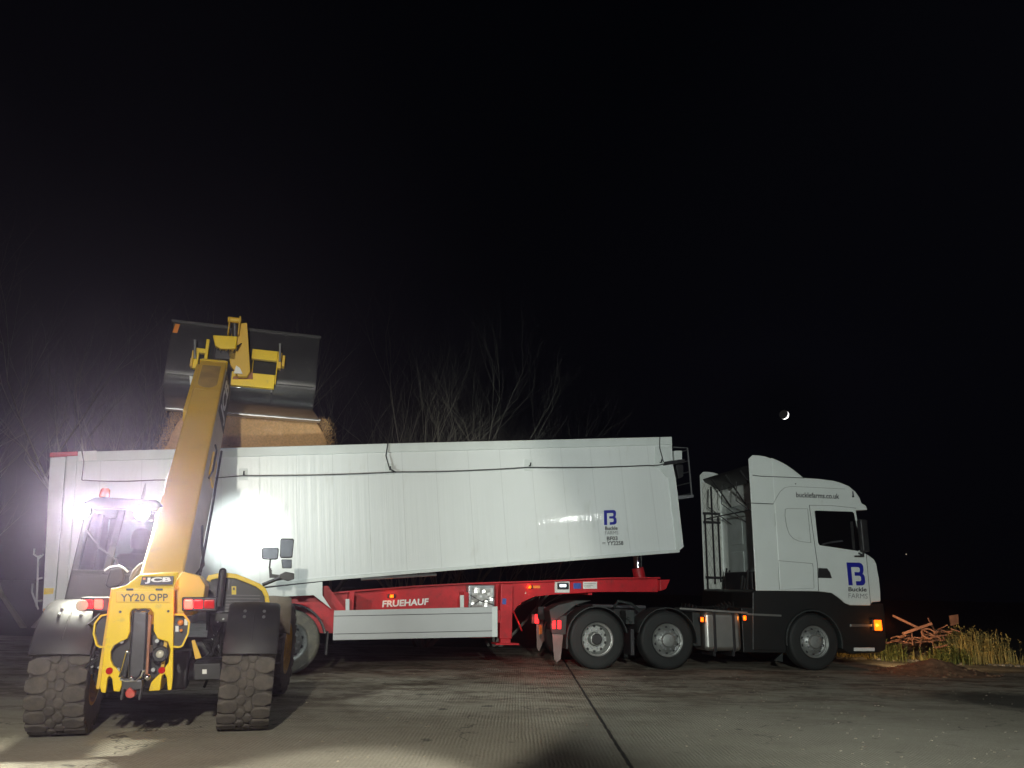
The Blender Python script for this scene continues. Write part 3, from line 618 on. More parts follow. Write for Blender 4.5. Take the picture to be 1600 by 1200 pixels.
# lettering
kf = lambda x, y: K(x, y, -.006)
logo(kf(1326, 914.5), kf(1352.5, 914.8), kf(1322.5, 878.8), door)
text('Buckle', kf(1325.6, 924), kf(1354, 924.4), kf(1325.6, 917.2), 'ink', door, bold=.022)
text('FARMS', kf(1325.8, 934.5), kf(1355.6, 935.3), kf(1325.6, 927), 'grey_ink', door, bold=-.005)
text('bucklefarms.co.uk', kf(1244, 777), kf(1311.5, 779.6), kf(1243.7, 768.8), 'ink', tk, bold=.015)
# lower cab, bumper, arches
fx, fz = K(1273, 1003).x, .53
lowp = [(1176, 925), (1181.7, 921), (1278.5, 922), (1300, 924.5), (1320, 940), (1360, 944), (1380, 942), (1383, 960), (1385, 1000), (1384, 1015), (1376, 1019), (1330, 1022)]
P = [K(x, y, .03) for x, y in lowp]
arch = [Vector((fx + .60 * math.cos(a), .03, fz + .60 * math.sin(a))) for a in [R(-12 + 207 * i / 20) for i in range(21)]]
P2 = P + arch + [K(1222, 1017, .03), K(1176, 1016, .03)]
MB().prism(P2, (0, W3 - .06, 0)).build('lower_body', 'skirt', tk, bevel=.02)
arc_band(MB(), fx, fz, .575, -12, 188, -.01, .30, .03).build('wheel_arch', 'arch', tk, bevel=.008)
MB().box((fx - .55, .31, .6), (fx + .55, W3 - .31, 1.25)).build('engine', 'black', tk)
for (x0, y0, x1, y1) in ((1329, 975, 1363, 979.5),): MB().prism(quad(K, x0, y0, x1, y1, -.0), (0, .03, 0)).build('bumper_trim', 'alu', tk, bevel=.008)
MB().prism(quad(K, 1335, 1012, 1367, 1017.5, .0), (0, .03, 0)).build('step_plate', 'wsticker', tk, bevel=.008)
q = K(1370.5, 977, -.01); cl = MB().box(q + Vector((-.10, .0, -.12)), q + Vector((.12, .35, .12))).build('corner_lamp', 'black', tk, bevel=.02)
MB().box(q + Vector((-.06, -.01, -.10)), q + Vector((.10, .01, .10))).build('indicator_lens', 'lamb2', cl, bevel=.01)
MB().box(q + Vector((.06, .03, -.085)), q + Vector((.128, .36, .085))).build('headlamp_lens', 'lens', cl, bevel=.01)
spot('headlamp_beam', K.w((q.x + .30, .15, q.z)), K.w((q.x + 4, 2.5, .2)), 170, (1, .66, .32), 100, .8, .05); glow(K, (q.x + .05, -.10, q.z), (1, .28, .03), 2.5); glow(K, (q.x + .35, .3, q.z), (1, .30, .08), 4)
# chassis rails, tank, battery box, catwalk strip
for y0 in (.72, W3 - .80): MB().box((-.75, y0, .80), (xr + 2.2, y0 + .08, 1.06)).build('frame_rail', 'black', tk, bevel=.006)
tx0, tx1 = K(1102, 985).x, K(1160, 985).x; tz0, tz1 = K(1130, 1018).z, K(1130, 956).z
tank = MB().box((tx0, .02, tz0), (tx1, .66, tz1)).build('fuel_tank', 'alu', tk, bevel=.09, seg=5)
b = MB()
for x in (tx0 + .17, tx1 - .20): b.box((x, .008, tz0 - .008), (x + .06, .68, tz1 + .008)); b.box((x, .05, tz0 - .09), (x + .05, .6, tz0 - .01))
b.build('tank_strap', 'black', tank, bevel=.006)
MB().box((K(1088, 985).x, .16, tz0 + .08), (tx0 - .02, .62, tz1 - .02)).build('battery_box', 'arch', tk, bevel=.02)
MB().box((tx1 + .02, .04, tz0 - .02), (fx - .60, .62, K(1200, 950).z)).build('side_skirt', 'skirt', tk, bevel=.015)
b = MB(); b.prism([K(x, y, .0) for x, y in [(1062, 952), (1062, 949.5), (1168, 956), (1168, 959)]], (0, .25, 0)); b.prism([K(x, y, .0) for x, y in [(1168, 961), (1168, 958.2), (1221, 960.5), (1221, 963.5)]], (0, .05, 0)); b.build('catwalk_strip', 'alu', tk)
MB().prism([K(x, y, .1) for x, y in [(1210, 1032), (1223, 1034), (1223, 1020)]], (0, .04, 0)).build('air_deflector', 'arch', tk)
for (x, y) in ((1097, 968), (1163.5, 965.5)):
    q = K(x, y, -.01); ml = MB().box(q + Vector((-.045, 0, -.055)), q + Vector((.045, .05, .055))).build('marker_lamp', 'black', tk, bevel=.01); MB().box(q + Vector((-.028, -.012, -.042)), q + Vector((.028, .005, .042))).build('lens', 'lamb', ml, bevel=.008); glow(K, q + Vector((0, -.06, 0)), (1, .25, .02), .8)
# fifth wheel
MB().box((.15, .75, 1.08), (1.25, W3 - .75, 1.14)).box((.4, .9, .95), (1.0, W3 - .9, 1.08)).build('fifth_wheel', 'dark_steel', tk, bevel=.01)
MB().box((.63, .15, .80), (.80, .45, 1.06)).ball((.66, .13, .90), .03).ball((.71, .13, .84), .022).tube([(.45, .3, 1.1), (.50, .2, 1.22), (.75, .2, 1.18), (.95, .3, 1.05)], .03).build('valve_unit', 'arch', tk, bevel=.02)
# wheels
wx2 = K(1043, 1001).x
w_deep = road_wheel(True); w_flat = road_wheel(False)
w_deep.parent = tk; w_deep.location = (.02, .15, .53)
w_flat.parent = tk; w_flat.location = (wx2, .15, .53)
copy_tree(w_flat, tk, (fx, .17, .53)); copy_tree(w_deep, tk, (.02, W3 - .15, .53), math.pi); copy_tree(w_flat, tk, (wx2, W3 - .15, .53), math.pi); copy_tree(w_flat, tk, (fx, W3 - .17, .53), math.pi)
for x in (0.02, wx2, fx): MB().cyl((x, .28, .53), (x, W3 - .28, .53), .07, 12).build('axle', 'black', tk)
for y0 in (-.03, W3 - .55):
    arc_band(MB(), .02, .53, .575, 12, 180, y0, y0 + .58, .02, lip=0).build('mudguard', 'arch', tk, bevel=.006)
    arc_band(MB(), wx2, .53, .575, -5, 168, y0, y0 + .58, .02).build('mudguard', 'arch', tk, bevel=.006)
    MB().box((.02 - .60, y0, .36), (.02 - .57, y0 + .55, .54)).build('guard_tail', 'arch', tk)
    MB().box((wx2 / 2 - .02, y0 + .05, .25), (wx2 / 2 + .05, y0 + .5, .72)).build('centre_flap', 'plastic', tk, bevel=.01)
# rear: lamp bracket, lamps, flaps, sloped cover
MB().prism([K(x, y, -.02) for x, y in [(858, 953), (872, 945), (900, 938), (926, 938), (900, 946), (880, 962), (862, 975)]], (0, .55, 0)).build('guard_cover', 'arch', tk, bevel=.02)
MB().prism([K(x, y, .0) for x, y in [(861, 960), (886, 962), (884, 992), (862, 990)]], (0, .10, 0)).build('lamp_bracket', 'arch', tk, bevel=.01)
for (x, y, cc, s_) in ((871, 976, -.02, 1), (840, 967, 1.9, .8)):
    q = K(x, y, cc); tl = MB().box(q + Vector((-.12, .03, -.10)), q + Vector((.16 * s_, .35, .10))).build('tail_lamp', 'black', tk, bevel=.01)
    glow(K, q + Vector((-.10, -.08, 0)), (1, .04, .03), 3.0 * s_)
    MB().box(q + Vector((-.09, 0.0, -.075)), q + Vector((-.035, .04, .075))).box(q + Vector((.01, 0.0, -.075)), q + Vector((.07, .04, .075))).build('lens', 'lred', tl, bevel=.008) if s_ == 1 else MB().box(q + Vector((-.05, 0.0, -.09)), q + Vector((.03, .04, .09))).build('lens', 'lred', tl, bevel=.008)
MB().prism([K(x, y, .02) for x, y in [(863, 990), (880, 990), (876, 1030), (870, 1035), (866, 1030)]], (0, .02, 0)).build('mud_flap', mat('red_lit_flap', (.20, .15, .14), .8, bump=.2), tk)  # red lamp light put into the flap's own colour
MB().prism([K(x, y, 1.9) for x, y in [(838, 975), (848, 975), (850, 1000), (842, 1018), (839, 1012)]], (0, .02, 0)).build('mud_flap', mat('red_lit_flap2', (.20, .15, .14), .8, bump=.2), tk)  # far flap, likewise coloured as if lit red
MB().prism(quad(K, 842, 977, 847, 991, 1.88), (0, .01, 0)).build('reflector', 'osticker', tk)

# ================================================================== TELEHANDLER
th = thing('telehandler', H, 'yellow telehandler seen from behind, boom raised to tip its black bucket into the trailer', 'telehandler')
RW = .57; AX = .13
def big_wheel():
    hw = .225; m = MB(); m.lathe((0, 0, 0), (1, 0, 0), [(0, hw - .10), (.12, hw - .10), (.13, hw - .04), (.17, hw - .04), (.2, hw - .09), (.26, hw - .11), (.30, hw - .03), (.33, hw), (.33, -hw), (.29, -hw), (.27, -.05), (0, -.05)], 40)
    w_ = m.build('wheel', 'rim_y'); rb = RW - .028
    t = MB(); t.lathe((0, 0, 0), (1, 0, 0), [(.32, -hw), (.40, -hw - .02), (rb - .06, -hw - .012), (rb - .012, -hw + .035), (rb, -.12), (rb + .006, 0), (rb, .12), (rb - .012, hw - .035), (rb - .06, hw + .012), (.40, hw + .02), (.32, hw)], 72)
    NP = 22
    def hexa(rx, ry, j=.12):
        return [(rx * math.cos(a) * (1 + rnd.uniform(-j, j)), ry * math.sin(a) * (1 + rnd.uniform(-j, j))) for a in [6.28318 * (i + .5) / 8 for i in range(8)]]
    for k in range(NP):
        for (x, da, rx, ry) in ((-.150, 0, .092, .076), (.150, .5, .092, .076), (-.034, .5, .047, .060), (.034, 0.0, .047, .060)):
            a = 6.28318 * (k + da) / NP; nr = Vector((0, math.cos(a), math.sin(a))); u = Vector((1, 0, 0)); v = Vector((0, -math.sin(a), math.cos(a)))
            if abs(x) > .1:
                pts = [(-rx, -ry * .5), (-rx * .6, -ry * .9), (rx * .3, -ry), (rx, -ry * .6), (rx, ry * .6), (rx * .3, ry), (-rx * .6, ry * .9), (-rx, ry * .5)]
                if x < 0: pts = [(-p[0], p[1]) for p in pts][::-1]
                nr2 = (nr + u * (.10 if x > 0 else -.10)).normalized(); t.lump(nr * (rb - .004) + u * x, u, v, nr2, pts, .026, .82)
                sg_ = 1 if x > 0 else -1; t.lump(nr * (rb - .05) + u * (sg_ * (hw - .01)), nr, v, u * sg_, [(-.05, -ry * .5), (.05, -ry * .7), (.05, ry * .7), (-.05, ry * .5)], .022, .8)
            else: t.lump(nr * rb + u * x, u, v, nr, hexa(rx, ry), .024, .74)
    t.build('tyre', 'rubber', w_, ang=30, bevel=.006)
    nn = MB()
    for k in range(8): a = 6.28318 * k / 8; nn.cyl((hw - .12, .19 * math.cos(a), .19 * math.sin(a)), (hw - .07, .19 * math.cos(a), .19 * math.sin(a)), .016, 6)
    nn.build('wheel_nuts', 'dark_steel', w_); return w_
bw = big_wheel(); bw.parent = th; bw.location = (.80, AX, RW); bw.rotation_euler = (0, 0, R(0))
for (x, y, rz) in ((-.80, AX, math.pi), (1.03, 2.75, R(-11)), (-.86, 2.75, math.pi + R(-11))):
    o = copy_tree(bw, th, (x, y, RW), rz)
# rear fenders: curved over the wheel, axis along x
def fender(x0, x1, yc, r, a0, a1, name='fender', mm='plastic', n=18, lip=.05):
    b = MB(); V = []
    for i in range(n + 1):
        a = R(a0 + (a1 - a0) * i / n); row = []
        for (x, rr) in ((x0, r - lip), (x0, r), (x0 + .03, r + .02), ((x0 + x1) / 2, r + .032), (x1 - .03, r + .02), (x1, r), (x1, r - lip), (x1 - .012, r - lip), (x1 - .02, r - .005), ((x0 + x1) / 2, r + .012), (x0 + .02, r - .005), (x0 + .012, r - lip)):
            row.append(b.bm.verts.new((x, yc - math.cos(a) * rr, RW + math.sin(a) * rr)))
        V.append(row)
    k_ = len(V[0])
    for i in range(n):
        for k in range(k_): b.bm.faces.new([V[i][k], V[i][(k + 1) % k_], V[i + 1][(k + 1) % k_], V[i + 1][k]])
    b.bm.faces.new(V[0]); b.bm.faces.new(V[-1][::-1]); return b.build(name, mm, th)
for x0, x1 in ((.56, 1.05), (-1.05, -.56)):
    f = fender(x0, x1, AX, .615, 17, 100); b = MB()
    for dx in (-.09, .09):
        for a in (52, 60): b.ball(((x0 + x1) / 2 + dx, AX - math.cos(R(a)) * .648, RW + math.sin(R(a)) * .648), .016, seg=8)
    b.build('bolt', 'steel', f)
    MB().tube([((x0 + x1) / 2, AX - math.cos(R(a)) * .648, RW + math.sin(R(a)) * .648) for a in range(28, 62, 4)], .006, 6).build('rib', 'plastic', f)
for x0, x1 in ((.78, 1.24), (-1.09, -.63)): fender(x0, x1, 2.75, .64, 20, 165, mm=mat('muddy_plastic' + str(x0), (.10, .075, .05), .8, var=.4, bump=.2))
# axles, chassis
b = MB(); b.cyl((-.6, AX, RW), (.6, AX, RW), .11, 16); b.box((-.25, AX - .15, RW - .18), (.25, AX + .15, RW + .18)); b.build('rear_axle', 'black', th, bevel=.03)
b = MB(); b.cyl((-.6, 2.75, RW), (.8, 2.75, RW), .11, 16); b.box((-.2, 2.7, RW - .18), (.2, 3.0, RW + .18)); b.build('front_axle', 'black', th, bevel=.03)
MB().box((-.42, .4, .45), (.42, 3.3, .85)).box((-.62, -.30, .62), (-.42, .9, 1.15)).box((.36, .28, .80), (.56, .6, 1.10)).build('chassis', 'black', th, bevel=.02)
# yellow rear tower
yb = -.72; hh = lambda x, y, c=yb: H(x, y, c)
outl = [(175, 920), (171, 945), (165, 995), (156, 1072), (158, 1082), (165, 1083), (168, 1060), (171, 1056), (175, 1061), (177, 1080), (187, 1081), (192, 1065), (188, 1052), (183, 1045), (177, 1040), (173, 1030), (173, 1018), (178, 1009), (186, 1004), (199, 998), (203, 987), (203, 958), (208, 951), (234, 951), (240, 958), (240, 985), (246, 998), (262, 1003), (266, 1015), (263, 1035), (255, 1047), (236, 1066), (232, 1080), (250, 1079), (253, 1056), (257, 1053), (260, 1058), (262, 1079), (268, 1078), (270, 1060), (271, 990), (272, 920)]
tw = MB().prism([hh(x, y) for x, y in outl], (0, .05, 0)).build('rear_tower', 'yellow', th, bevel=.008)
for xp in (172, 272):
    a0, a2 = hh(xp, 917), hh(268 if xp > 200 else 160, 1078); xs = a0.x - (.03 if xp > 200 else 0); yq = yb + .05
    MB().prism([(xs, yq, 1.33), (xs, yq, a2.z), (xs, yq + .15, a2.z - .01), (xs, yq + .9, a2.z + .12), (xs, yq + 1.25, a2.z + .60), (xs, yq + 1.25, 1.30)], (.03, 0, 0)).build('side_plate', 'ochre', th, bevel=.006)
MB().prism([hh(x, y, yb + .10) for x, y in [(170, 990), (262, 992), (262, 1060), (168, 1060)]], (0, .04, 0)).build('recess_plate', 'black', th)
# top cover behind the boom pivot, badge and number plate
MB().prism([hh(175, 920), hh(272, 920), hh(277, 893) + Vector((0, .12, 0)), hh(216, 897) + Vector((0, .12, 0)), hh(196, 915)], (0, .05, 0)).build('tower_cap', 'yellow', th, bevel=.008)
MB().prism([hh(x, y, yb + .2) for x, y in [(270, 915), (271, 965), (300, 962), (318, 938), (321, 915), (312, 900), (285, 893)]], (0, .55, 0)).build('pivot_cover', 'ochre', th, bevel=.012)
bd = MB().prism([hh(x, y, yb - .02) for x, y in [(219, 914), (269, 913), (271, 900), (222, 901)]], (0, .035, 0)).build('badge_plate', 'ink', th)
text('JCB', hh(226, 912, yb - .02), hh(267, 911, yb - .02), hh(227, 902.5, yb - .02), 'wht', th, name='badge_lettering', bold=.045)
MB().prism([hh(x, y, yb - .023) for x, y in [(223, 906), (227, 906), (227.5, 902.5), (223.5, 902.5)]], (0, .003, 0)).build('badge_mark', 'osticker', bd)
npl = MB().prism([hh(x, y, yb - .012) for x, y in [(181, 941), (266, 942), (267, 925), (182, 924)]], (0, .012, 0)).build('number_plate', mat('plate_yellow', (.80, .50, .02), .4, var=.03), th, bevel=.003)
text('YY20 OPP', hh(188.5, 940, yb - .013), hh(262.5, 939.3, yb - .013), hh(188.5, 928, yb - .013), 'ink', npl, bold=.012)
b = MB()
for x in (203, 249): b.prism([hh(x - 6, 922.5, yb - .02), hh(x + 5, 922.5, yb - .02), hh(x + 5, 919.5, yb - .02), hh(x - 6, 919.5, yb - .02)], (0, .02, 0))
b.build('plate_lamp', 'black', th, bevel=.004)
b = MB()
for x, y in ((188, 956), (263, 955)): q = hh(x, y); b.cyl(q + Vector((0, -.006, 0)), q + Vector((0, .0, 0)), .011, 10)
b.build('hole_plug', 'black', tw)
for x, y in ((171, 1048), (253, 1047)): q = hh(x, y); MB().cyl(q + Vector((0, -.012, 0)), q, .028, 20).build('round_reflector', 'dred', th)
q = hh(250, 1022, yb + .0); fl2 = MB().lathe(q, (0, -1, 0), [(0, -.03), (.062, -.02), (.072, .012), (.066, .016), (.058, .0), (.0, .0)], 28).build('lamp_housing', 'black', th); fl2.scale = (1, 1, 1)
MB().ball(q + Vector((0, -.005, 0)), .034, (1, .5, 1), 16).build('lamp_glass', 'lens', fl2)
b = MB()
for x, y in ((191, 1002), (246, 1001), (185, 1046), (240, 1046)): q = hh(x, y, yb + .05); b.cyl(q + Vector((0, -.035, 0)), q, .018, 6)
b.build('plate_bolt', 'steel', th)
MB().prism(quad(H, 231, 1008, 238, 1020, yb + .085), (0, .01, 0)).build('data_plate', 'wsticker', th)
# pick-up hitch beam
b = MB(); b.prism([hh(x, y, yb - .10) for x, y in [(202, 1058), (224, 1060), (229, 957), (209, 956)]], (0, .10, 0)); hb = b.build('hitch_beam', 'dark_steel', th, bevel=.008)
b = MB(); b.prism([hh(x, y, yb - .09) for x, y in [(199.5, 1058), (202, 1058), (209, 956), (206.5, 956)]], (0, .08, 0)); b.prism([hh(x, y, yb - .09) for x, y in [(224.5, 1060), (227, 1060), (232, 957), (229.5, 957)]], (0, .08, 0)); b.build('hitch_guide', 'chrome', hb, bevel=.003)
b = MB(); b.prism([hh(x, y, yb - .075) for x, y in [(227, 1056), (231, 1056), (236, 962), (232, 960)]], (0, .06, 0)); b.build('guide_painted_shadow', 'rust', hb)  # rust-coloured bar standing in for the guide's shadow
b = MB(); b.tube([hh(x, y, yb - .12) for x, y in [(188, 1060), (195, 1063), (212, 1063), (220, 1055), (223, 1047)]], .016, 8); b.tube([hh(x, y, yb - .12) for x, y in [(206, 956), (211, 953), (216, 955), (222, 953), (228, 953), (233, 956)]], .012, 6); b.tube([hh(x, y, yb - .11) for x, y in [(199, 1018), (196, 1030), (192, 1045), (187, 1058)]], .012, 6); b.ball(hh(199, 1019, yb - .12), .016); b.ball(hh(204, 1059, yb - .15), .016); b.ball(hh(230, 1058, yb - .10), .028); b.build('hitch_lever', 'chrome', th)
b = MB(); b.prism([hh(x, y, yb - .13) for x, y in [(190, 1063), (222, 1063), (222, 1075), (214, 1078), (196, 1078), (190, 1074)]], (0, .14, 0)); b.box(hh(191, 1094, yb - .12), hh(194, 1064, yb - .03)); b.box(hh(219, 1094, yb - .12), hh(222, 1064, yb - .03)); b.build('hitch_jaw', 'dark_steel', th, bevel=.006)
MB().prism([hh(x, y, yb - .17) for x, y in [(195, 1083), (198, 1078), (202, 1074), (207, 1078), (211, 1083), (210, 1089), (204, 1091), (197, 1090)]], (0, .12, 0)).build('hitch_coupling', mat('red_worn', (.55, .06, .04), .5, var=.4, dirt=(.5, .35, .3), dirt_amt=.3), th, bevel=.01)
# side guards: bent yellow loops with control panels
for sgn, pp in ((0, [(168, 960), (158, 962), (149, 974), (147, 990), (152, 1008), (158, 1011), (165, 1010)]), (1, [(273, 960), (288, 961), (296, 972), (294, 990), (285, 1009), (280, 1011), (271, 1010)])):
    q = [hh(x, y, yb + .03) for x, y in pp]
    g_ = MB().prism([v + Vector((0, .03, 0)) for v in q], (0, .02, 0)).build('control_panel', 'black', th)
    b = MB()
    for i in range(len(q) - 1): b.beam(q[i], q[i + 1], .05, .014, side=(0, 1, 0))
    b.build('panel_rim', 'yellow', g_)
    if sgn:
        b = MB(); b.prism(quad(H, 274, 978, 279, 987, yb + .055), (0, .004, 0)); b.prism(quad(H, 288, 967, 293, 977, yb + .055), (0, .004, 0)); b.build('label', 'wsticker', g_)
        b = MB(); b.ball(hh(282, 973, yb + .03), .026, seg=10); b.ball(hh(283, 985, yb + .03), .014, seg=8); b.build('knob', 'osticker', g_)
MB().prism([hh(x, y, yb + .2) for x, y in [(299, 1001), (304, 1000), (315, 1028), (305, 1030)]], (0, .03, 0)).build('strut', 'ochre', th, bevel=.004)
# tail lamp clusters
for (x0, x1, xb, y) in ((126, 170, 153, 944), (284, 338, 294, 944)):
    cc = yb + .06; tl = MB().prism(quad(H, x0, y - 11, x1, y + 11, cc), (0, .12, 0)).build('tail_lamp', 'black', th, bevel=.012)
    MB().prism(quad(H, xb - 6.5, y - 7.5, xb + 7, y + 7.5, cc - .025), (0, .03, 0)).build('bright_lens', 'lhot', tl, bevel=.012)
    rr = ((xb - 24, xb - 8),) if x0 < 200 else ((xb + 9, xb + 23), (xb + 25, xb + 41))
    for k, (a, b2) in enumerate(rr): MB().prism(quad(H, a, y - 7, b2, y + 7, cc - .018), (0, .02, 0)).build('side_lens', 'dred' if (x0 > 200 and k) else emis('red_lens_dim' + str(a), (.9, .01, .015), 1.3), tl, bevel=.01)
    q = hh(xb, y, cc - .06); l = D.lights.new('tail_glow', 'POINT'); l.energy = 1.4; l.color = (1, .04, .04); l.shadow_soft_size = .04; o = D.objects.new('tail_glow', l); COL.objects.link(o); o.location = H.w(q)
MB().cyl(hh(128, 946, yb + .08), hh(128, 946, yb + .02), .05, 20).build('reversing_lamp', 'lens', th, bevel=.01)
# hydraulic clutter between tower and wheels
b = MB()
for k in range(16):
    x = rnd.choice([rnd.uniform(-.56, -.42), rnd.uniform(.40, .56)]); z = rnd.uniform(.6, 1.1); q = Vector((x, (-.38 if x < 0 else .22) + rnd.uniform(-.05, .1), z))
    b.tube([q, q + Vector((rnd.uniform(-.08, .08), -.08, rnd.uniform(-.1, .1))), q + Vector((rnd.uniform(-.1, .1), 0, rnd.uniform(-.3, -.1)))], .014, 6)
b.build('hydraulic_hoses', 'hose', th)
b = MB()
for k in range(26):
    x = rnd.choice([rnd.uniform(-.56, -.42), rnd.uniform(.40, .56)]); y_ = -.33 if x < 0 else .26; b.cyl((x, y_, z := rnd.uniform(.62, 1.05)), (x, y_ - .03, z), .010, 6)
b.build('fittings', 'steel', th)
bx = MB().prism([H(x, y, -.35) for x, y in [(303, 1063), (345, 1062), (345, 1036), (302, 1037)]], (0, .4, 0)).build('side_box', 'black', th, bevel=.01)
MB().prism(quad(H, 316, 1046, 323, 1053, -.354), (0, .004, 0)).build('label', 'wsticker', bx)
# engine cover on the right
yh = .42
arch_o = [(322, 906), (325, 899), (338, 896), (352, 894.5), (370, 897), (390, 905), (406, 912), (415, 919), (420, 930), (422, 948)]
arch_i = [(415, 948), (413, 932), (409, 924), (400, 917), (386, 911), (368, 904), (352, 902.5), (338, 904), (330, 906), (328, 910)]
ho = MB().prism([H(x, y, yh) for x, y in arch_o + [(424, 985), (322, 985)]], (0, .04, 0)).build('engine_cover_rear', 'black', th)
MB().prism([H(x, y, yh - .03) for x, y in arch_o + arch_i], (0, .05, 0)).build('cover_rim', 'yellow', ho, bevel=.008)
P0 = [H(x, y, yh + .04) for x, y in arch_o + [(424, 985), (322, 985)]]; b = MB(); Va = [b.bm.verts.new(p) for p in P0]
Vb = [b.bm.verts.new(Vector((min(p.x + .04, 1.02), 3.05, .75 + (p.z - .75) * .72))) for p in P0]
for i in range(len(P0)): b.bm.faces.new([Va[i], Va[(i + 1) % len(P0)], Vb[(i + 1) % len(P0)], Vb[i]])
b.bm.faces.new(Vb); b.build('engine_cover', 'yellow', th)
st2 = MB().prism(quad(H, 362, 916, 369, 929, yh - .008), (0, .008, 0)).build('warning_sticker', 'ysticker', th)
MB().prism(quad(H, 364, 918, 367, 922, yh - .011), (0, .003, 0)).build('sticker_print', 'ink', st2)
q = H(348, 893, yh - .14); MB().tube([q + Vector((0, 0, -.35)), q], .038, 14).ball(q, .038, seg=14).build('exhaust', 'black', th)
# grille slots
b = MB()
for k in range(7):
    z = H(360, 930 + k * 5, yh).z; b.box((.50, yh - .012, z - .004), (.84, yh, z + .004))
b.build('grille', 'dark_steel', th)
# cab
cy0, cy1 = .55, 2.15; cx0, cx1 = -1.02, -.26; zr = 2.12
pil = MB()
for (xa, ya, xb_, yb_) in ((cx0, cy0, cx0 + .05, cy0 + .12), (cx1, cy0, cx1 - .04, cy0 + .12), (cx0 + .02, cy1, cx0 + .08, cy1 - .25), (cx1, cy1, cx1 - .05, cy1 - .25), (cx0, 1.35, cx0 + .03, 1.38)):
    pil.beam((xa, ya, 1.0), (xb_, yb_, zr), .07, .07, side=(1, 0, 0))
pil.beam((-.70, cy0 - .01, 1.45), (-.66, cy0 + .12, zr), .07, .05, side=(1, 0, 0))
pil.beam((cx0, cy0, 1.47), (cx1, cy0, 1.47), .05, .05); pil.build('cab_frame', 'black', th, bevel=.012)
MB().prism([(cx0 - .01, cy0 - .05, .75), (cx0 - .02, cy0 - .08, 1.1), (cx0, cy0 - .03, 1.46), (cx1, cy0 - .03, 1.46), (cx1, cy0 - .05, .75)], (0, .08, 0)).box((cx0, cy0 + .03, .70), (cx0 + .06, cy1, 1.35)).box((cx1 - .05, cy0 + .03, .70), (cx1, cy1, 1.25)).box((cx0 + .06, cy1 - .06, .70), (cx1 - .05, cy1, 1.30)).box((cx0 + .06, cy0 + .03, .70), (cx1 - .05, cy1 - .06, .78)).build('cab_body', 'black', th, bevel=.02)
rf = MB().prism([(cx0 + .0, cy0 - .05, zr), (cx0 + .02, cy0 - .07, zr + .05), (cx0 + .10, cy0, zr + .12), (cx1 - .06, cy0, zr + .12), (cx1 + .02, cy0 - .07, zr + .05), (cx1 + .02, cy0 - .05, zr)], (0, cy1 - cy0 + .05, 0)).build('cab_roof', 'black', th, bevel=.02)
b = MB(); b.box((cx0 + .05, cy0 + .02, 1.48), (cx1 - .04, cy0 + .026, zr)); b.build('rear_window', 'glass', th)
b = MB(); b.box((cx0 + .08, cy1 - .10, 1.32), (cx1 - .05, cy1 - .094, zr)); b.build('windscreen', 'glass', th)
b = MB(); b.box((cx0 + .025, cy0 + .1, 1.36), (cx0 + .031, cy1 - .15, zr)); b.build('door_window', 'glass', th)
b = MB(); b.tube([(-.95, cy0 - .01, 1.90), (-.80, cy0 - .02, 1.72), (-.62, cy0 - .02, 1.60), (-.58, cy0 - .02, 1.50)], .009, 6); b.build('rear_wiper', 'hose', th)
b = MB(); b.box((-.72, .95, .80), (-.28 - .06, 1.45, 1.18)); b.prism([(-.70, .88, 1.15), (-.70, 1.0, 1.15), (-.68, .92, 1.68), (-.68, .82, 1.68)], (.34, 0, 0)); b.build('driver_seat', 'plastic', th, bevel=.04)
b = MB(); b.tube([(-.52, 1.95, 1.1), (-.52, 1.75, 1.42)], .03, 8); b.lathe((-.52, 1.74, 1.44), (0, -.5, .85), [(.17, -.012), (.185, 0), (.17, .012), (.16, 0)], 28, closed=True); b.tube([(-.69, 1.74, 1.44), (-.35, 1.74, 1.44)], .012, 6); b.build('steering_wheel', 'black', th)
MB().prism([H(x, y, .28) for x, y in [(163, 915), (172, 889), (192, 886), (194, 905), (186, 916), (170, 919)]], (0, .06, 0)).build('cab_rear_mirror', 'black', th, bevel=.02)
b = MB(); b.tube([H(x, y, .27) for x, y in [(163, 892), (172, 886), (186, 884), (195, 889), (200, 894)]], .010, 6); b.build('mirror_bracket', 'steel', th)
# braided hoses at the boom foot
b = MB()
for k in range(4): b.tube([H(x + k * 6, y + k * 1.5, -.15 - .02 * k) for x, y in [(205, 915), (205, 903), (210, 892), (219, 883), (231, 878)]], .017, 8)
b.build('boom_hoses', mat('braided_hose', (.16, .15, .14), .4, .4, bump=.4, bscale=90), th)
MB().prism([H(x, y, -.42) for x, y in [(194, 915), (207, 908), (209, 911), (197, 917)]], (0, .03, 0)).build('hose_clamp', 'chrome', th)
for (x, y) in ((128, 799), (222, 801)):
    q = H(x, y, .47); wl = MB().cyl(q + Vector((0, .07, 0)), q + Vector((0, .0, 0)), .075, 24).build('rear_work_lamp', 'black', th, bevel=.008)
    MB().cyl(q + Vector((0, .0, 0)), q + Vector((0, -.012, 0)), .070, 24).build('lamp_lens', 'lwork', wl)
    MB().tube([q + Vector((0, .05, .05)), q + Vector((0, .09, .10))], .015, 6).build('lamp_bracket', 'black', wl)
    spot('rear_work_beam', H.w(q + Vector((0, -.05, 0))), H.w((q.x + .5, -5.0, .6)), 330, (1, 1, .86), 140, 1.0, .05)
bc = MB().cyl(H(163, 785, .9), H(163, 777, .9), .045, 16).build('beacon', 'black', th); q = H(163, 777, .9); MB().lathe(q, (0, 0, 1), [(.05, 0), (.055, .01), (.048, .08), (.03, .10), (0, .105)], 20).build('beacon_dome', mat('beacon_orange', (.8, .12, .03), .2), bc)
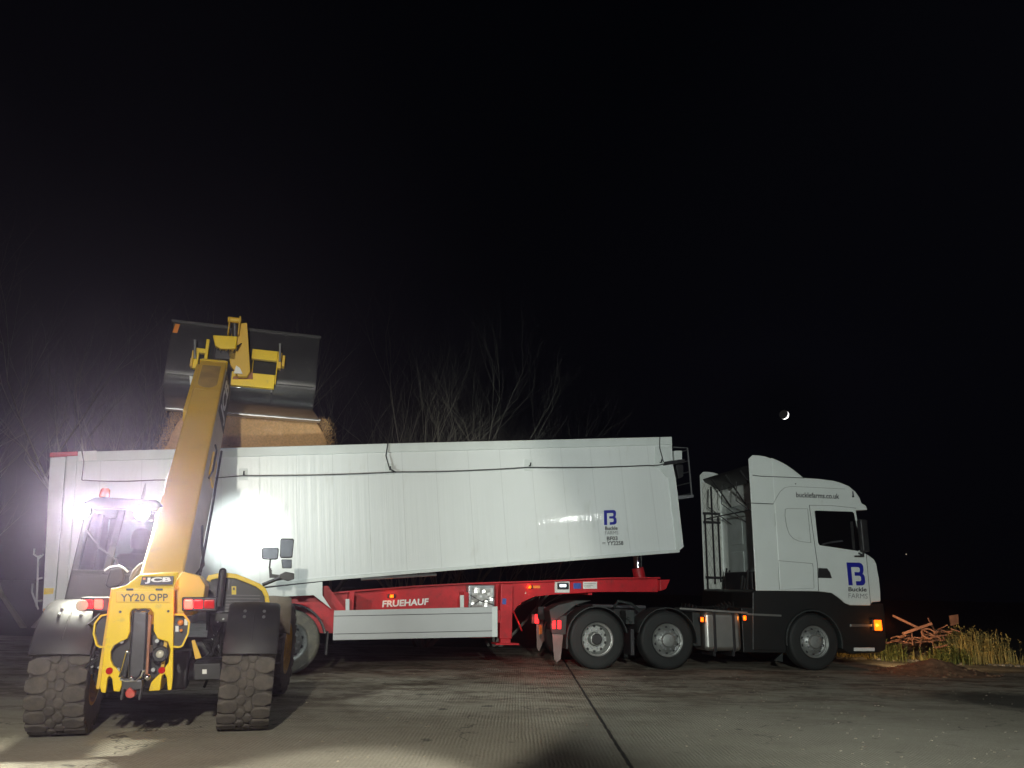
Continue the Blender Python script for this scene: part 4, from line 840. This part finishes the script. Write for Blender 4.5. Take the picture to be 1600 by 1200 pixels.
b = MB(); q = H(221, 785, 1.2); b.tube([q, q + Vector((.01, 0, .12)), q + Vector((.015, 0, .22))], [.018, .016, .006], 8); q2 = H(254, 784, .7); b.tube([q2, q2 + Vector((-.0, 0, .15)), q2 + Vector((.012, 0, .30))], .006, 6); b.build('aerial', 'steel', th)
# boom
B0 = Vector((-.06, -.42, 1.18)); tipc = H(336, 560, 3.85); B1 = Vector((tipc.x, 3.85, tipc.z - .22)); bd_ = (B1 - B0).normalized()
bs = Vector((1, 0, 0)); bs = (bs - bd_ * bs.dot(bd_)).normalized(); bu = bs.cross(bd_).normalized()
if bu.z < 0: bu = -bu
def bp(t, s, u): return B0 + bd_ * t + bs * s + bu * u
LB = (B1 - B0).length
def bbox(t0, t1, s0, s1, u0, u1, m=None, s0b=None, s1b=None):
    m = m or MB(); s0b = s0 if s0b is None else s0b; s1b = s1 if s1b is None else s1b
    A_ = [m.bm.verts.new(bp(t0, s, u)) for s, u in ((s0, u0), (s1, u0), (s1, u1), (s0, u1))]; B_ = [m.bm.verts.new(bp(t1, s, u)) for s, u in ((s0b, u0), (s1b, u0), (s1b, u1), (s0b, u1))]
    m.bm.faces.new(A_); m.bm.faces.new(B_[::-1])
    for i in range(4): m.bm.faces.new([A_[i], B_[i], B_[(i + 1) % 4], A_[(i + 1) % 4]])
    return m
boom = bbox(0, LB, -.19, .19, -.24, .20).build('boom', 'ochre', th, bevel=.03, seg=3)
bbox(LB * .80, LB + .015, -.175, .175, .20, .206).build('boom_end_plate', 'ochre', boom, bevel=.003)
bbox(LB, LB + .10, -.165, .165, -.2, .17, bbox(LB - .06, LB - .02, -.20, .20, -.25, .215)).build('inner_boom', 'yellow', th, bevel=.01)
bbox(LB * .70, LB - .02, -.245, -.192, -.05, .12).build('hose_guide', 'ochre', th, bevel=.006)
# wear mark on the top: raised rounded plate
m = MB(); pts = [(LB * .955, -.14), (LB * .955, .12)] + [(LB * .84 - .16 * math.sin(a), .13 * math.cos(a) - .01) for a in [R(18 * i) for i in range(11)]]
m.prism([bp(t, s, .2065) for t, s in pts], bu * .004).build('wear_plate', mat('worn_ochre', (.40, .25, .07), .7, var=.3), boom)
# boom side lettering and side hose
M['flank'] = mat('lit_boom_flank', (.50, .43, .33), .45, var=.12)  # paler than the boom paint: light off the trailer put into the colour
m = MB(); q_ = [(.19, .19), (.285, -.22), (.19, -.22)]
m.prism([bp(LB * .06, a, b_) for a, b_ in q_], bd_ * LB * .90).build('boom_side_cover', 'flank', th, bevel=.006)
fa, fb = Vector((.19, .19)), Vector((.285, -.22))
def fk(t, k, o=.004): p = fa.lerp(fb, k); return bp(LB * t, p.x + o, p.y + o * .3)
sp = MB().prism([fk(.70, .95), fk(.95, .95), fk(.95, .10), fk(.70, .10)], bs * .003).build('side_decal', 'ink', boom)
text('JCB', fk(.72, .85, .008), fk(.93, .85, .008), fk(.72, .20, .008), 'wht', sp, bold=.04)
b = MB(); b.tube([fk(.08, .9, .03), fk(.35, .95, .03), fk(.60, .9, .03)], .016, 6); b.tube([fk(.07, .5, .02), fk(.12, .6, .09), fk(.17, .4, .06), fk(.24, .5, .02)], .014, 6); b.tube([fk(.40, .3, .02), fk(.43, .3, .05), fk(.52, .3, .05), fk(.55, .3, .02)], .012, 6); b.build('boom_side_hose', 'hose', th)
m = MB(); m.prism([fk(.42, .8, .006), fk(.52, .8, .006), fk(.52, .3, .006), fk(.42, .3, .006)], bs * .02); m.build('valve_cover', 'ochre', th, bevel=.004)
# lift ram under the boom
MB().tube([(-.06, .9, .9), bp(LB * .45, 0, -.3)], .06, 14).build('lift_ram', 'black', th); MB().tube([bp(LB * .3, 0, -.45), bp(LB * .45, 0, -.28)], .04, 12).build('ram_rod', 'chrome', th)
# carriage (boom head and quick hitch)
yc = 4.15; cq = lambda x, y, c=yc: H(x, y, c)
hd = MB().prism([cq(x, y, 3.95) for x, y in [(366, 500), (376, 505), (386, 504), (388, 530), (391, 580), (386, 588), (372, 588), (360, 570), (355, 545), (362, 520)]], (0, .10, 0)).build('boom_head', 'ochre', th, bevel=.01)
b = MB(); q0 = cq(356, 499, 3.85); b.cyl(q0, q0 + Vector((.20, 0, 0)), .045, 18); b.box(cq(355, 522, 3.8), cq(361, 500, 3.95)); b.box(cq(371, 522, 3.8), cq(377, 498, 3.95)); b.build('tilt_ram_eye', 'ochre', th, bevel=.01)
b = MB(); b.cyl(cq(367, 505, 3.9), cq(367, 548, 4.05), .05, 14); b.build('tilt_ram', 'dark_steel', th)
MB().prism([cq(x, y, 3.82) for x, y in [(332, 523), (371, 525), (369, 545), (345, 545), (336, 540)]], (0, .14, 0)).build('knuckle_block', 'yellow', th, bevel=.02)
b = MB(); b.box(cq(334, 560, 3.95), cq(372, 546, 4.1)); b.build('pivot_shaft', 'black', th, bevel=.02)
def px_bar(car, x0, y0, x1, y1, c0, c1): car.box(H(x0, y1, c0), Vector((H(x1, y0, c0).x, c1, H(x1, y0, c0).z)))
for bars in (((393, 549, 434, 560), (360, 586, 430, 601), (391, 549, 398, 600), (429, 549, 436, 600)), ((318, 530, 328, 565), (303, 545, 325, 550), (300, 545, 312, 575))):
    car = MB()
    for a_ in bars: px_bar(car, *a_, yc, yc + .10)
    car.build('quick_hitch', 'yellow', th, bevel=.01)
b = MB()
for (x0, y0, x1, y1) in ((298, 548, 304, 565), (433, 552, 441, 575), (440, 556, 446, 572), (296, 560, 302, 572)): b.box(H(x0, y1, yc - .03), Vector((H(x1, y0, yc).x, yc + .13, H(x1, y0, yc).z)))
b.build('locking_ears', 'ochre', th, bevel=.008)
b = MB()
for (x, y0, y1) in ((304.5, 531, 560), (437.5, 537, 565)): b.cyl(H(x, y0, yc - .06), H(x, y1, yc - .06), .020, 10)
b.build('locking_pins', 'steel', th)
MB().prism([H(x, y, 3.90) for x, y in [(365, 583), (369, 571), (375, 575), (379, 584)]], (0, .02, 0)).build('white_tab', 'wht', th)
MB().prism([H(x, y, yc - .04) for x, y in [(296, 587), (301, 588), (300, 602), (297, 601)]], (0, .03, 0)).build('hitch_label', 'wht', th)
MB().prism([H(x, y, yc - .02) for x, y in [(365, 588), (382, 588), (395, 580), (395, 592), (363, 592)]], (0, .04, 0)).build('rusty_plate', 'rust', th)
b = MB()
for k in range(7):
    q = H(340 + 5 * k, 548 + 3 * (k % 2), 3.9); b.tube([q, q + Vector((.03, -.05, .08)), q + Vector((.05, .05, .14)), q + Vector((.08, .15, .05))], .012, 6)
b.build('head_hoses', 'hose', th)
# bucket: C-shaped steel section dumped forward, closed with end plates
bxl, bxr = H(262, 560, 4.4).x, H(497, 560, 4.4).x
zt = H(380, 514, 4.36).z; zk = H(380, 597, 4.30).z
prof = [(4.42, zt), (4.34, zt - .35), (4.28, zk + .12), (4.28, zk), (4.32, zk - .10), (4.40, zk - .19), (4.52, zk - .27), (4.66, zk - .30), (5.30, zk - .33)]
n_ = len(prof)
def bucket_shell():
    b = MB(); th_ = .02
    def inner(i):
        p = Vector((prof[i][0], prof[i][1])); a = Vector(prof[max(i - 1, 0)]); c_ = Vector(prof[min(i + 1, n_ - 1)]); d = (c_ - a).normalized(); return p + Vector((-d.y, d.x)) * th_
    rows = []
    for x in (bxl, bxr): rows.append(([b.bm.verts.new((x + (.16 if x > 0 else -.04) * (i == n_ - 1), p[0], p[1])) for i, p in enumerate(prof)], [b.bm.verts.new((x + (.16 if x > 0 else -.04) * (i == n_ - 1), *inner(i))) for i in range(n_)]))
    (a, ai), (c_, ci) = rows
    for i in range(n_ - 1):
        b.bm.faces.new([a[i], a[i + 1], c_[i + 1], c_[i]]); b.bm.faces.new([ai[i], ci[i], ci[i + 1], ai[i + 1]])
    for (u, v, s, t) in ((a, ai, c_, ci),):
        b.bm.faces.new([u[0], s[0], t[0], v[0]]); b.bm.faces.new([u[-1], v[-1], t[-1], s[-1]])
    for u, v in ((a, ai), (c_, ci)):
        for i in range(n_ - 1): b.bm.faces.new([u[i], v[i], v[i + 1], u[i + 1]])
    return b.build('bucket', 'bucket', th, ang=28)
bk = bucket_shell()
for x in (bxl, bxr - .025):
    MB().prism([(x, p[0], p[1]) for p in prof] + [(x, 5.30, zt - .55), (x, 4.75, zt - .10)], (.025, 0, 0)).build('end_plate', 'bucket', bk)
MB().box((bxl - .02, 4.36, zt - .01), (bxr + .02, 4.46, zt + .035)).build('top_lip', 'bucket', bk, bevel=.006)
MB().prism([(bxl - .05, 5.26, zk - .345), (bxl - .05, 5.40, zk - .355), (bxl - .05, 5.40, zk - .33), (bxl - .05, 5.26, zk - .315)], (bxr - bxl + .22, 0, 0)).build('cutting_edge', 'steel', bk)
b = MB()
for x in (H(424, 600, 4.3).x, H(330, 600, 4.3).x):
    b.prism([(x, 4.27, zk + .03), (x, 4.30, zk - .13), (x, 4.48, zk - .28), (x, 4.40, zk - .22 + .1), (x, 4.30, zk + .1)], (.03, 0, 0))
b.box((bxl + .03, 4.262, zk + .0), (bxr - .03, 4.276, zk + .022)); b.build('bucket_rib', 'bucket', bk, bevel=.004)
q = H(273, 526, 4.34); MB().prism([(q.x - .04, 4.332, zt - .20), (q.x + .03, 4.332, zt - .20), (q.x + .05, 4.368, zt - .04), (q.x - .02, 4.368, zt - .04)], (0, -.006, 0)).build('bucket_sticker', 'osticker', bk)
# mirror on the front right
mq = lambda x, y, c=2.7: H(x, y, c)
ma = MB(); ma.tube([mq(410, 914), mq(432, 905), mq(452, 901)], .024, 8); ma.tube([mq(424, 893), mq(421, 887), mq(423, 870)], .012, 6); arm = ma.build('mirror_arm', 'black', th)
MB().prism([mq(x, y, 2.66) for x, y in [(436, 898), (446, 893), (460, 896), (460, 905), (450, 908), (437, 904)]], (0, .08, 0)).build('mirror_mount', 'black', arm, bevel=.01)
MB().prism([mq(x, y, 2.69) for x, y in [(420, 888), (421, 903), (436, 903), (436, 898), (425, 897), (424, 888)]], (0, .04, 0)).build('mirror_bracket', 'black', arm)
for pts in ([(438, 843), (440, 841), (458, 841.5), (459.5, 844), (457, 871), (454, 872), (439, 872), (437, 869)], [(439.5, 874), (456, 874), (456, 888), (441, 888)], [(409, 858), (412, 856), (434, 855.5), (436, 858), (434.5, 873), (431, 874.5), (411, 874), (409, 871)]):
    mh = MB().prism([mq(x, y, 2.62) for x, y in pts], (0, .05, 0)).build('mirror_housing', 'black', th, bevel=.01)
    cx_ = sum(p[0] for p in pts) / len(pts); cy_ = sum(p[1] for p in pts) / len(pts)
    MB().prism([mq(cx_ + (x - cx_) * .87, cy_ + (y - cy_) * .87, 2.616) for x, y in pts], (0, .006, 0)).build('mirror_glass', mat('mirror_glass', (.42, .46, .52), .12, .8, var=.25, scale=10), mh)

# ================================================================== DRIVER
def driver():
    J = [(-.50, 1.15, 1.22, .14), (-.50, 1.12, 1.40, .15), (-.50, 1.10, 1.58, .155), (-.50, 1.11, 1.68, .10), (-.50, 1.12, 1.73, .062), (-.50, 1.14, 1.79, .075), (-.50, 1.145, 1.86, .095), (-.50, 1.14, 1.93, .07)]
    V = [Vector(j[:3]) for j in J]; RR = [j[3] for j in J]; E = [(i, i + 1) for i in range(7)]
    def chain(root, pts):
        p = root
        for (x, y, z, r) in pts: V.append(Vector((x, y, z))); RR.append(r); E.append((p, len(V) - 1)); p = len(V) - 1
        return p
    for s in (-1, 1):
        chain(0, [(-.50 + s * .10, 1.20, 1.20, .10), (-.50 + s * .13, 1.50, 1.24, .085), (-.50 + s * .13, 1.62, 1.20, .07), (-.50 + s * .13, 1.70, .95, .052), (-.50 + s * .13, 1.72, .84, .045), (-.50 + s * .13, 1.85, .82, .04)])
        chain(2, [(-.50 + s * .17, 1.12, 1.61, .075), (-.50 + s * .22, 1.18, 1.42, .052), (-.50 + s * .21, 1.30, 1.33, .045), (-.50 + s * .17, 1.50, 1.40, .035), (-.50 + s * .15, 1.60, 1.43, .03), (-.50 + s * .14, 1.66, 1.44, .022)])
    V.append(Vector((-.50, 1.25, 1.845))); RR.append(.018); E.append((6, len(V) - 1))
    me = D.meshes.new('person'); me.from_pydata(V, E, []); o = D.objects.new('person', me); COL.objects.link(o)
    sk = o.modifiers.new('skin', 'SKIN'); sk.use_smooth_shade = True
    for i, v in enumerate(me.skin_vertices[0].data): v.radius = (RR[i], RR[i] * .9); v.use_root = i == 0
    ss = o.modifiers.new('sub', 'SUBSURF'); ss.levels = 2; ss.render_levels = 2
    bpy.context.view_layer.update(); m2 = D.meshes.new_from_object(o.evaluated_get(bpy.context.evaluated_depsgraph_get()))
    D.objects.remove(o); m2.name = 'person'; m2.materials.clear(); m2.materials.append(M['cloth']); m2.materials.append(M['skin'])
    for p in m2.polygons:
        p.use_smooth = True; c_ = p.center
        if (1.76 < c_.z < 1.96 and c_.y > 1.16) or (c_.y > 1.56 and c_.z > 1.3): p.material_index = 1
    o = D.objects.new('person', m2); COL.objects.link(o); o.location = H.o; o.rotation_euler = (0, 0, H.yaw)
    tag(o, 'driver in dark jacket and hat sitting in the telehandler cab, seen from behind', 'person')
    hat = MB().lathe((-.50, 1.135, 1.80), (0, -.12, 1), [(.10, -.05), (.106, 0), (.108, .03), (.102, .09), (.085, .135), (.05, .165), (0, .175)], 24).build('woolly_hat', 'wool', o)
    fg = MB()
    for s in (-1, 1):
        for k in range(4): q = Vector((-.50 + s * (.16 - .018 * k), 1.66, 1.45)); fg.tube([q, q + Vector((0, .035, .015)), q + Vector((0, .05, -.012)), q + Vector((0, .035, -.03))], .009, 6)
        q = Vector((-.50 + s * .11, 1.63, 1.44)); fg.tube([q, q + Vector((-s * .03, .02, .01)), q + Vector((-s * .035, .045, 0))], .010, 6)
    fg.build('fingers', 'skin', o)
    ea = MB(); ea.ball((-.60, 1.13, 1.84), .02, (.5, 1, 1.4), 8).ball((-.40, 1.13, 1.84), .02, (.5, 1, 1.4), 8); ea.build('ears', 'skin', o)
driver()

# ================================================================== FALLING GRAIN
def grain_fall():
    b = MB(); y0 = 5.55; N_, K_ = 60, 26; xl, xr_ = H(284, 650, y0).x, H(503, 650, y0).x
    zt_ = H(380, 646, y0).z; zb = zt_ - 1.15; rows = []
    for side in (0, 1):
        g_ = []
        for j in range(K_ + 1):
            t = j / K_; r_ = []
            for i in range(N_ + 1):
                u = i / N_; sp = .27 * t ** .55; x = (xl - sp) + (xr_ - xl + 2 * sp) * u; z = zt_ - (zt_ - zb) * t
                edge = min(u, 1 - u) * 6; thk = (.03 + .10 * t) * min(1, edge + .15)
                yy = y0 + .18 * math.sqrt(t) + (thk if side else -thk) + .035 * noise.noise(Vector((x * 5, z * 1.5, side * 4)))
                z -= .20 * max(0, 1 - min(u, 1 - u) * 14) ** 2 * (1 - t)
                if j == 0: z -= .02 * abs(noise.noise(Vector((x * 9, 3, 0))))
                r_.append(b.bm.verts.new((x + .03 * noise.noise(Vector((z * 6, u * 3, 1))), yy, z)))
            g_.append(r_)
        rows.append(g_)
    for g_ in rows:
        for j in range(K_):
            for i in range(N_): b.bm.faces.new([g_[j][i], g_[j][i + 1], g_[j + 1][i + 1], g_[j + 1][i]])
    f, k = rows
    for j in range(K_):
        b.bm.faces.new([f[j][0], f[j + 1][0], k[j + 1][0], k[j][0]]); b.bm.faces.new([f[j][-1], k[j][-1], k[j + 1][-1], f[j + 1][-1]])
    for i in range(N_): b.bm.faces.new([f[0][i], k[0][i], k[0][i + 1], f[0][i + 1]]); b.bm.faces.new([f[-1][i], f[-1][i + 1], k[-1][i + 1], k[-1][i]])
    # loose grains around the sheet
    for q in range(9000):
        u = rnd.random(); t = rnd.random(); sp = .27 * t ** .55; x = (xl - sp) + (xr_ - xl + 2 * sp) * u + (rnd.gauss(0, .07) if rnd.random() < .3 else 0); x = rnd.choice([xl - sp, xr_ + sp]) + rnd.gauss(0, .07) if rnd.random() < .45 else x; z = zt_ - (zt_ - zb) * t + .02; y = y0 + .18 * math.sqrt(t) - .02 + rnd.gauss(0, .10); s = .006
        v = [b.bm.verts.new((x + a, y + c_, z + d)) for a, c_, d in ((s, 0, 0), (-s, 0, 0), (0, s, 0), (0, 0, s * 2))]
        b.bm.faces.new(v[:3]); b.bm.faces.new([v[0], v[1], v[3]]); b.bm.faces.new([v[1], v[2], v[3]]); b.bm.faces.new([v[0], v[2], v[3]])
    o = b.build('falling_grain', 'grain'); o.location = H.o; o.rotation_euler = (0, 0, H.yaw); tag(o, kind='stuff', label='tan grain pouring from the bucket lip into the trailer')
grain_fall()

# ================================================================== TREES
def bare_tree(base, hgt, stems, spread, seed, label, lean=0, depth=5, r0=.10):
    r = random.Random(seed); tb = MB(); cb_ = MB(); base = Vector(base)
    root = D.objects.new('bare_tree', None); COL.objects.link(root); root.location = base; tag(root, label, 'tree', 'bare winter trees behind the trailer')
    def grow(m, p, d, ln, rad, lev):
        pts = [p]; rs = [rad]; q = p.copy(); dd = d.copy(); n = 4
        for i in range(n):
            dd = (dd + Vector((r.uniform(-1, 1), r.uniform(-1, 1), r.uniform(-.3, .8))) * .13).normalized(); q = q + dd * ln / n; pts.append(q.copy()); rs.append(rad * (1 - .16 * (i + 1)))
        m.tube(pts, rs, 6 if lev > 2 else 4 if lev else 3, cap=False)
        if lev <= 0: return
        for i in range(1, n + 1):
            for _ in range(1 if i < n else 2):
                a = Vector((r.uniform(-1, 1), r.uniform(-1, 1), r.uniform(-.1, .9))).normalized(); nd = (dd * 1.0 + a * .80).normalized()
                grow(cb_, pts[i], nd, ln * r.uniform(.52, .78), rs[i] * .62, lev - 1)
    for k in range(stems):
        a = 6.28 * k / max(stems, 1) + r.uniform(-.3, .3); d = Vector((math.cos(a) * spread + lean, math.sin(a) * spread * .6, 1)).normalized()
        grow(tb, Vector((math.cos(a) * .12, math.sin(a) * .12, -.05)), d, hgt * .38 * r.uniform(.8, 1.15), r0 * r.uniform(.7, 1.1), depth - 1)
    tb.build('trunk', 'bark', root, recalc=False); cb_.build('crown', 'bark', root, recalc=False)
def far(x, d): v = ray(x, 900); return (EYE.x + v.x * d, EYE.y + v.y * d, 0)
bare_tree(far(665, 19), 9.2, 7, .80, 11, 'bare multi-stemmed tree rising behind the middle of the trailer', .12, 5, .06)
bare_tree(far(775, 20), 7.0, 4, .95, 12, 'low bare tree with wide thin branches, nearest the lorry cab', .25, 5, .045)
bare_tree(far(230, 20), 11.0, 3, .95, 13, 'faint tall bare tree behind the telehandler cab', -.10, 5, .10)
bare_tree(far(480, 24), 12.5, 3, .55, 14, 'tall dim bare tree directly behind the raised bucket', 0, 5, .10)
bare_tree(far(60, 23), 12, 2, .70, 15, 'dim bare tree at the far left beyond the trailer tail', 0, 5, .10)

# ================================================================== VERGE: scrap, soil heaps, weeds, stones
def heap(name, px, py, rx, ry, h, label, seed, d_=0):
    b = MB(); c_ = gpt(px, py); n1, n2 = 28, 12; rows = []
    for j in range(n2 + 1):
        t = j / n2; row = []
        for i in range(n1):
            a = 6.28318 * i / n1; w_ = 1 + .25 * noise.noise(Vector((math.cos(a) * 1.5, math.sin(a) * 1.5, seed)))
            z = h * (1 - t) ** 1.4 * (1 + .3 * noise.noise(Vector((math.cos(a) * t * 3, math.sin(a) * t * 3, seed + 5)))) + (.04 * noise.noise(Vector((math.cos(a) * t * 11, math.sin(a) * t * 11, seed))) if t < .95 else 0)
            row.append(b.bm.verts.new((rx * t * w_ * math.cos(a), ry * t * w_ * math.sin(a), max(z, -.01) if t < 1 else -.01)))
        rows.append(row)
    for j in range(n2):
        for i in range(n1): b.bm.faces.new([rows[j][i], rows[j + 1][i], rows[j + 1][(i + 1) % n1], rows[j][(i + 1) % n1]])
    b.bm.faces.new(rows[0])
    for k in range(120):
        a = rnd.uniform(0, 6.28); t = math.sqrt(rnd.random()); b.ball((rx * t * math.cos(a), ry * t * math.sin(a), h * (1 - t) ** 1.4), rnd.uniform(.012, .045), (1, 1.2, .7), 6)
    o = b.build(name, 'soil'); o.location = (c_.x, c_.y, 0); tag(o, label, 'soil heap', 'soil heaps in front of the cab')
heap('soil_heap', 1462, 1052, 1.25, .9, .27, 'low smooth reddish soil heap, the nearer one on the concrete', 1)
heap('soil_heap', 1445, 1022, 1.5, .9, .42, 'long soil heap under the scrap metal just ahead of the lorry', 2)
def on_depth(x, y, d): v = ray(x, y); return EYE + v * d
DS = 17.2
b_root = D.objects.new('scrap_frame', None); COL.objects.link(b_root); c_ = on_depth(1440, 985, DS); b_root.location = (c_.x, c_.y, 0); tag(b_root, 'heap of bent rusty red steel frames beside the lorry front', 'scrap metal')
for (x0, y0, x1, y1, dd, wd) in ((1395, 962, 1441, 984, 0, .07), (1411, 990, 1456, 974, -.15, .08), (1450, 966, 1467, 997, .1, .05), (1441, 984, 1470, 998, .1, .04), (1444, 998, 1480, 992, -.2, .04), (1448, 986, 1460, 1000, .2, .05), (1424, 985, 1426, 1008, .1, .06), (1437, 1010, 1443, 985, .3, .05), (1468, 983, 1486, 990, .2, .04), (1430, 1004, 1470, 1000, 0, .04)):
    p0 = on_depth(x0, y0, DS + dd) - b_root.location; p1 = on_depth(x1, y1, DS + dd + rnd.uniform(-.3, .3)) - b_root.location
    MB().beam(p0, p1, wd * .45, wd * .7).build('steel_bar', 'rust', b_root, bevel=.004)
rq = random.Random(3)
for k in range(14):
    x, y, a = rq.uniform(1400, 1485), rq.uniform(985, 1006), rq.uniform(-.9, .9); L_ = rq.uniform(10, 26)
    p0 = on_depth(x - L_ * math.cos(a), y - L_ * .5 * math.sin(a), DS + rq.uniform(-.4, .4)) - b_root.location; p1 = on_depth(x + L_ * math.cos(a), y + L_ * .5 * math.sin(a), DS + rq.uniform(-.4, .4)) - b_root.location
    pts = [p0.lerp(p1, t / 5) + Vector((rq.gauss(0, .03), rq.gauss(0, .05), rq.gauss(0, .035))) for t in range(6)]
    MB().tube(pts, rq.uniform(.008, .02), 5).build('bent_rod', 'rust', b_root)
bb = MB(); q = on_depth(1451, 990, DS - .3) - b_root.location; bb.tube([q + Vector((.15 * math.cos(a), .05 * math.sin(a), .10 * math.sin(a))) for a in [R(20 * i) for i in range(15)]], .02, 6); bb.build('bent_tube', 'rust', b_root)
MB().prism([on_depth(x, y, DS + .6) - b_root.location for x, y in [(1484, 962), (1497, 960), (1498, 975), (1486, 978)]], (0, .04, 0)).build('red_panel', 'rust', b_root)
def clump(px, py, d, w_, h, n, m, label, seed):
    r = random.Random(seed); b = MB(); c0 = on_depth(px, py, d); c0.z = 0
    for k in range(n):
        x = r.gauss(0, w_ / 2.4); y = r.gauss(0, w_ / 3); hh_ = h * r.uniform(.35, 1) * (1 - .35 * abs(x) / w_); a = r.uniform(0, 6.28); ln = r.uniform(.05, .35) * hh_; wd = r.uniform(.004, .010)
        base = Vector((x, y, 0)); d1 = Vector((math.cos(a), math.sin(a), 0)); sd = Vector((-d1.y, d1.x, 0)) * wd
        pts = [base, base + d1 * ln * .3 + Vector((0, 0, hh_ * .55)), base + d1 * ln + Vector((0, 0, hh_))]
        v = [b.bm.verts.new(p) for p in (pts[0] - sd, pts[0] + sd, pts[1] + sd, pts[1] - sd, pts[2])]
        b.bm.faces.new(v[:4]); b.bm.faces.new([v[3], v[2], v[4]])
        for q in range(r.randint(5, 11)):          # little leaves up the stem
            t = r.uniform(.3, 1); p = pts[0].lerp(pts[2], t) + Vector((0, 0, .02)); e = Vector((r.uniform(-1, 1), r.uniform(-1, 1), r.uniform(-.2, .9))).normalized() * r.uniform(.03, .10); f = e.cross(Vector((0, 0, 1))).normalized() * .016
            v = [b.bm.verts.new(z_) for z_ in (p, p + e * .5 + f, p + e, p + e * .5 - f)]; b.bm.faces.new(v)
    o = b.build('weed_clump', m, recalc=False); o.location = c0; tag(o, label, 'weeds', 'weed clumps on the verge')
clump(1392, 1000, 17.6, .35, .50, 90, 'leaf', 'small green weed clump just in front of the lorry bumper', 1)
clump(1508, 1015, 17.6, .85, .85, 340, 'straw', 'tall yellow-green weed clump right of the scrap metal', 2)
clump(1545, 1015, 17.9, .70, .75, 240, 'straw', 'pale dry weed clump at the right end of the tall growth', 3)
clump(1482, 1012, 17.2, .6, .40, 160, 'leaf', 'low green weeds at the foot of the scrap metal', 4)
# low verge growth: grass strip
b = MB(); r = random.Random(5)
for k in range(5200):
    x = r.uniform(6.2, 20); yl = 17.6 + (0 if x > 12 else (12 - x) * .35); y = yl + abs(r.gauss(0, .9)) + .1; h_ = r.uniform(.04, .22) * (1.4 if noise.noise(Vector((x, y, 0))) > .1 else .6); a = r.uniform(0, 6.28); s = Vector((math.cos(a), math.sin(a), 0)) * r.uniform(.006, .014); p = Vector((x, y, -.02)); tp = p + Vector((r.uniform(-.08, .08), r.uniform(-.08, .08), h_))
    v = [b.bm.verts.new(z_) for z_ in (p - s, p + s, tp)]; b.bm.faces.new(v)
tag(b.build('grass', 'straw', recalc=False), kind='stuff', label='short dry grass along the verge')
b = MB(); r = random.Random(9)
for k in range(260):
    x = r.uniform(7, 19); yl = 17.5 + (0 if x > 12 else (12 - x) * .35); b.ball((x, yl + r.gauss(0, .12), .0), r.uniform(.015, .07), (1.2, 1, .7), 6)
tag(b.build('gravel', 'stone', ang=20), kind='stuff', label='stones and clods along the concrete edge')

b = MB(); r = random.Random(21)
for k in range(420):
    p_ = gpt(r.uniform(430, 1590), 1052 + 148 * r.random() ** 1.6); b.ball((p_.x, p_.y, .002), r.uniform(.004, .013), (1.2, 1, .6), 5)
tag(b.build('grit', 'stone', ang=20), kind='stuff', label='loose grit and clods scattered on the concrete')
# ================================================================== MOON
mp_ = on_depth(1225, 648, 420); mm = D.materials.new('moon_surface'); mm.use_nodes = True; n = mm.node_tree.nodes; L = mm.node_tree.links
for x in list(n):
    if x.type != 'OUTPUT_MATERIAL': n.remove(x)
ge = n.new('ShaderNodeNewGeometry'); dt = n.new('ShaderNodeVectorMath'); dt.operation = 'DOT_PRODUCT'; sd = (Rv * .80 - Uv * .42 + Fw * .45).normalized(); dt.inputs[1].default_value = sd
L.new(ge.outputs['Normal'], dt.inputs[0]); mr = n.new('ShaderNodeMapRange'); mr.inputs['From Min'].default_value = .0; mr.inputs['From Max'].default_value = .25; mr.inputs['To Min'].default_value = .01; mr.inputs['To Max'].default_value = 6; L.new(dt.outputs['Value'], mr.inputs['Value'])
em = n.new('ShaderNodeEmission'); em.inputs[0].default_value = (1, .97, .92, 1); L.new(mr.outputs[0], em.inputs[1]); L.new(em.outputs[0], [x for x in n if x.type == 'OUTPUT_MATERIAL'][0].inputs[0])
mo_ = MB().ball((0, 0, 0), 2.5, seg=32).build('moon', mm); mo_.location = mp_; tag(mo_, 'small bright crescent moon above the lorry cab', 'moon')

o = MB().ball((0, 0, 0), .10, seg=10).build('distant_lamp', emis('distant_light', (1, .9, .7), .5)); o.location = on_depth(1416, 866, 150); tag(o, 'tiny distant light far off in the dark right of the lorry cab', 'lamp')
# ================================================================== HAZE (added volume standing in for violet lamp glare)
hz = D.materials.new('glare_haze'); hz.use_nodes = True; n = hz.node_tree.nodes; L = hz.node_tree.links
for x in list(n):
    if x.type != 'OUTPUT_MATERIAL': n.remove(x)
pv = n.new('ShaderNodeVolumePrincipled'); pv.inputs['Color'].default_value = (.76, .62, 1, 1); pv.inputs['Density'].default_value = .0040; pv.inputs['Anisotropy'].default_value = .90
L.new(pv.outputs[0], [x for x in n if x.type == 'OUTPUT_MATERIAL'][0].inputs['Volume'])
o = MB().box((-25, -6, -1.02), (25, 40, 14)).build('haze', hz); tag(o, kind='stuff', label='thin violet haze added over the yard for lamp glare')
